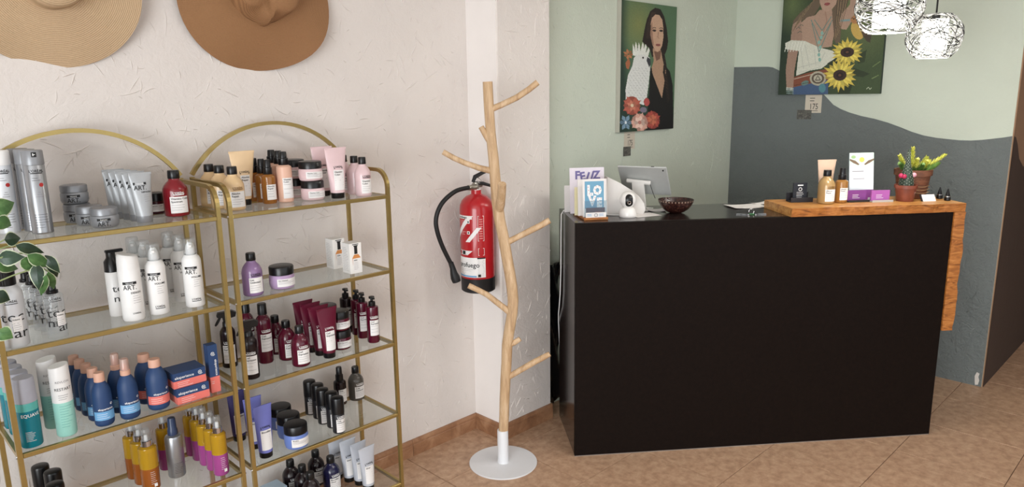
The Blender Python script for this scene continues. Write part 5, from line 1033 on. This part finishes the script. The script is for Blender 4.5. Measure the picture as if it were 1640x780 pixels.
pa = thing('canvas_painting', 'painting of woman in white blouse with sunflowers and a yellow bird', 'painting', (XB-.03, 2.1, z0), R_(-90)); part('stretcher', MB().box((0, 0, 0), (.602, .027, Hq), canv), pa); P.build('painted_face', .602, Hq, pa, -.0008)
# price cards and the small dark stickers below
tagm = mat('parchment_card', 'C9BFAF', .7); stk = mottled('charcoal_sticker', ('3A3A37', '52514C', '74726A'), 80, .6, .1, (1, 1, 1), 3, False)
def price(label, loc, rz, W, H):
    o = thing('price_card', label, 'price card', loc, rz); part('card_sheet', MB().box((0, 0, 0), (W, .0015, H), tagm), o); q = MB(); q.text('175', H*.46, ink, W*.54, H*.2, y=-.0006, sx=.75); fine(q, None, W*.28, W*.62, H*.8, 2, H*.15, ink, H*.035, y=-.0006); q.rect(W*.3, W*.8, H*.1, H*.125, -.0006, ink); part('lettering', q, o)
price('parchment price card reading 175 under the cockatoo painting', (3.282, YG-.0016, 1.315), 0, .1, .098); price('parchment price card reading 175 under the sunflower painting', (XB-.0036, 1.935, 1.489), R_(-90), .1, .108)
for loc, rz, W, H, l in (((3.275, YG-.0032, 1.278), 0, .068, .052, 'small charcoal sticker below the cockatoo painting\'s price card'), ((XB-.0056, 1.982, 1.45), R_(-90), .09, .056, 'small charcoal sticker below the sunflower painting\'s price card')):
    o = thing('wall_sticker', l, 'sticker', loc, rz); part('sticker_face', MB().box((0, 0, 0), (W, .0015, H), stk), o)

# ================================================================== PENDANT LAMPS
wirew = mat('white_wire', 'C9C9C6', .5); wireb = mat('black_wire', '1C1C1C', .5); glow = mat('lit_paper_shade', 'FFFDF6', .8, emit=('FFFBF0', 3.5))
def pendant(label, x, y, z, R0, seed):
    t = thing('pendant_lamp', label, 'lamp', (x, y, z), 0, 'wire globe pendant lamps'); r = random.Random(seed); sh = .82
    part('inner_shade', MB().lathe([(R0*.43, -R0*.66), (R0*.465, -R0*.64), (R0*.465, R0*.62), (R0*.43, R0*.64), (0, R0*.64)], glow, 28), t)
    for nm, m, cnt, wd in (('white_wire_mesh', wirew, 70, .0016), ('black_wire_mesh', wireb, 46, .0015)):
        mb = MB()
        for _ in range(cnt):
            ax = Vector((r.gauss(0, .55), r.gauss(0, .55), r.choice([1, 1, .3]))).normalized(); a0 = r.uniform(0, 6.28); L_ = r.uniform(1.2, 4.5); h_ = r.uniform(-.75, .75); s_ = ax.orthogonal().normalized(); u_ = ax.cross(s_); pts = []
            for i in range(15):
                a = a0+L_*i/14; c = math.sqrt(1-h_*h_); p = (ax*h_+(s_*math.cos(a)+u_*math.sin(a))*c); p = p*R0*(1+.02*math.sin(a*5+seed)); p.z = max(-sh*R0, min(sh*R0, p.z)); pts.append(p)
            mb.tube(pts, wd, m, 4, cap=False)
        for zz in (-sh, sh):
            c = math.sqrt(1-sh*sh)*R0; mb.tube([(c*math.cos(a), c*math.sin(a), zz*R0) for a in [i*math.pi/12 for i in range(25)]], .0018, m, 4, cap=False)
        tag(part(nm, mb, t), kind='stuff')
    part('cord', MB().tube([(0, 0, R0*.64), (0, 0, ZC-z)], .0035, blk, 6), t); part('lamp_holder', MB().cyl(.016, R0*.62, R0*.86, blk, 14), t); part('ceiling_rose', MB().cyl(.045, ZC-z-.02, ZC-z, wht, 20), t)
    l = bpy.data.lights.new('lamp_bulb', 'POINT'); l.energy = 12; l.shadow_soft_size = R0*.5; l.color = (1, .97, .9); lo = bpy.data.objects.new('lamp_bulb', l); COL.objects.link(lo); lo.parent = t; lo.location = (0, 0, -R0*.72)
pendant('lit wire globe pendant lamp hanging lower, over the counter', 3.444, .966, 1.836, .106, 3)
pendant('lit wire globe pendant lamp overlapping the sunflower painting', 2.915, .975, 1.92, .114, 5)
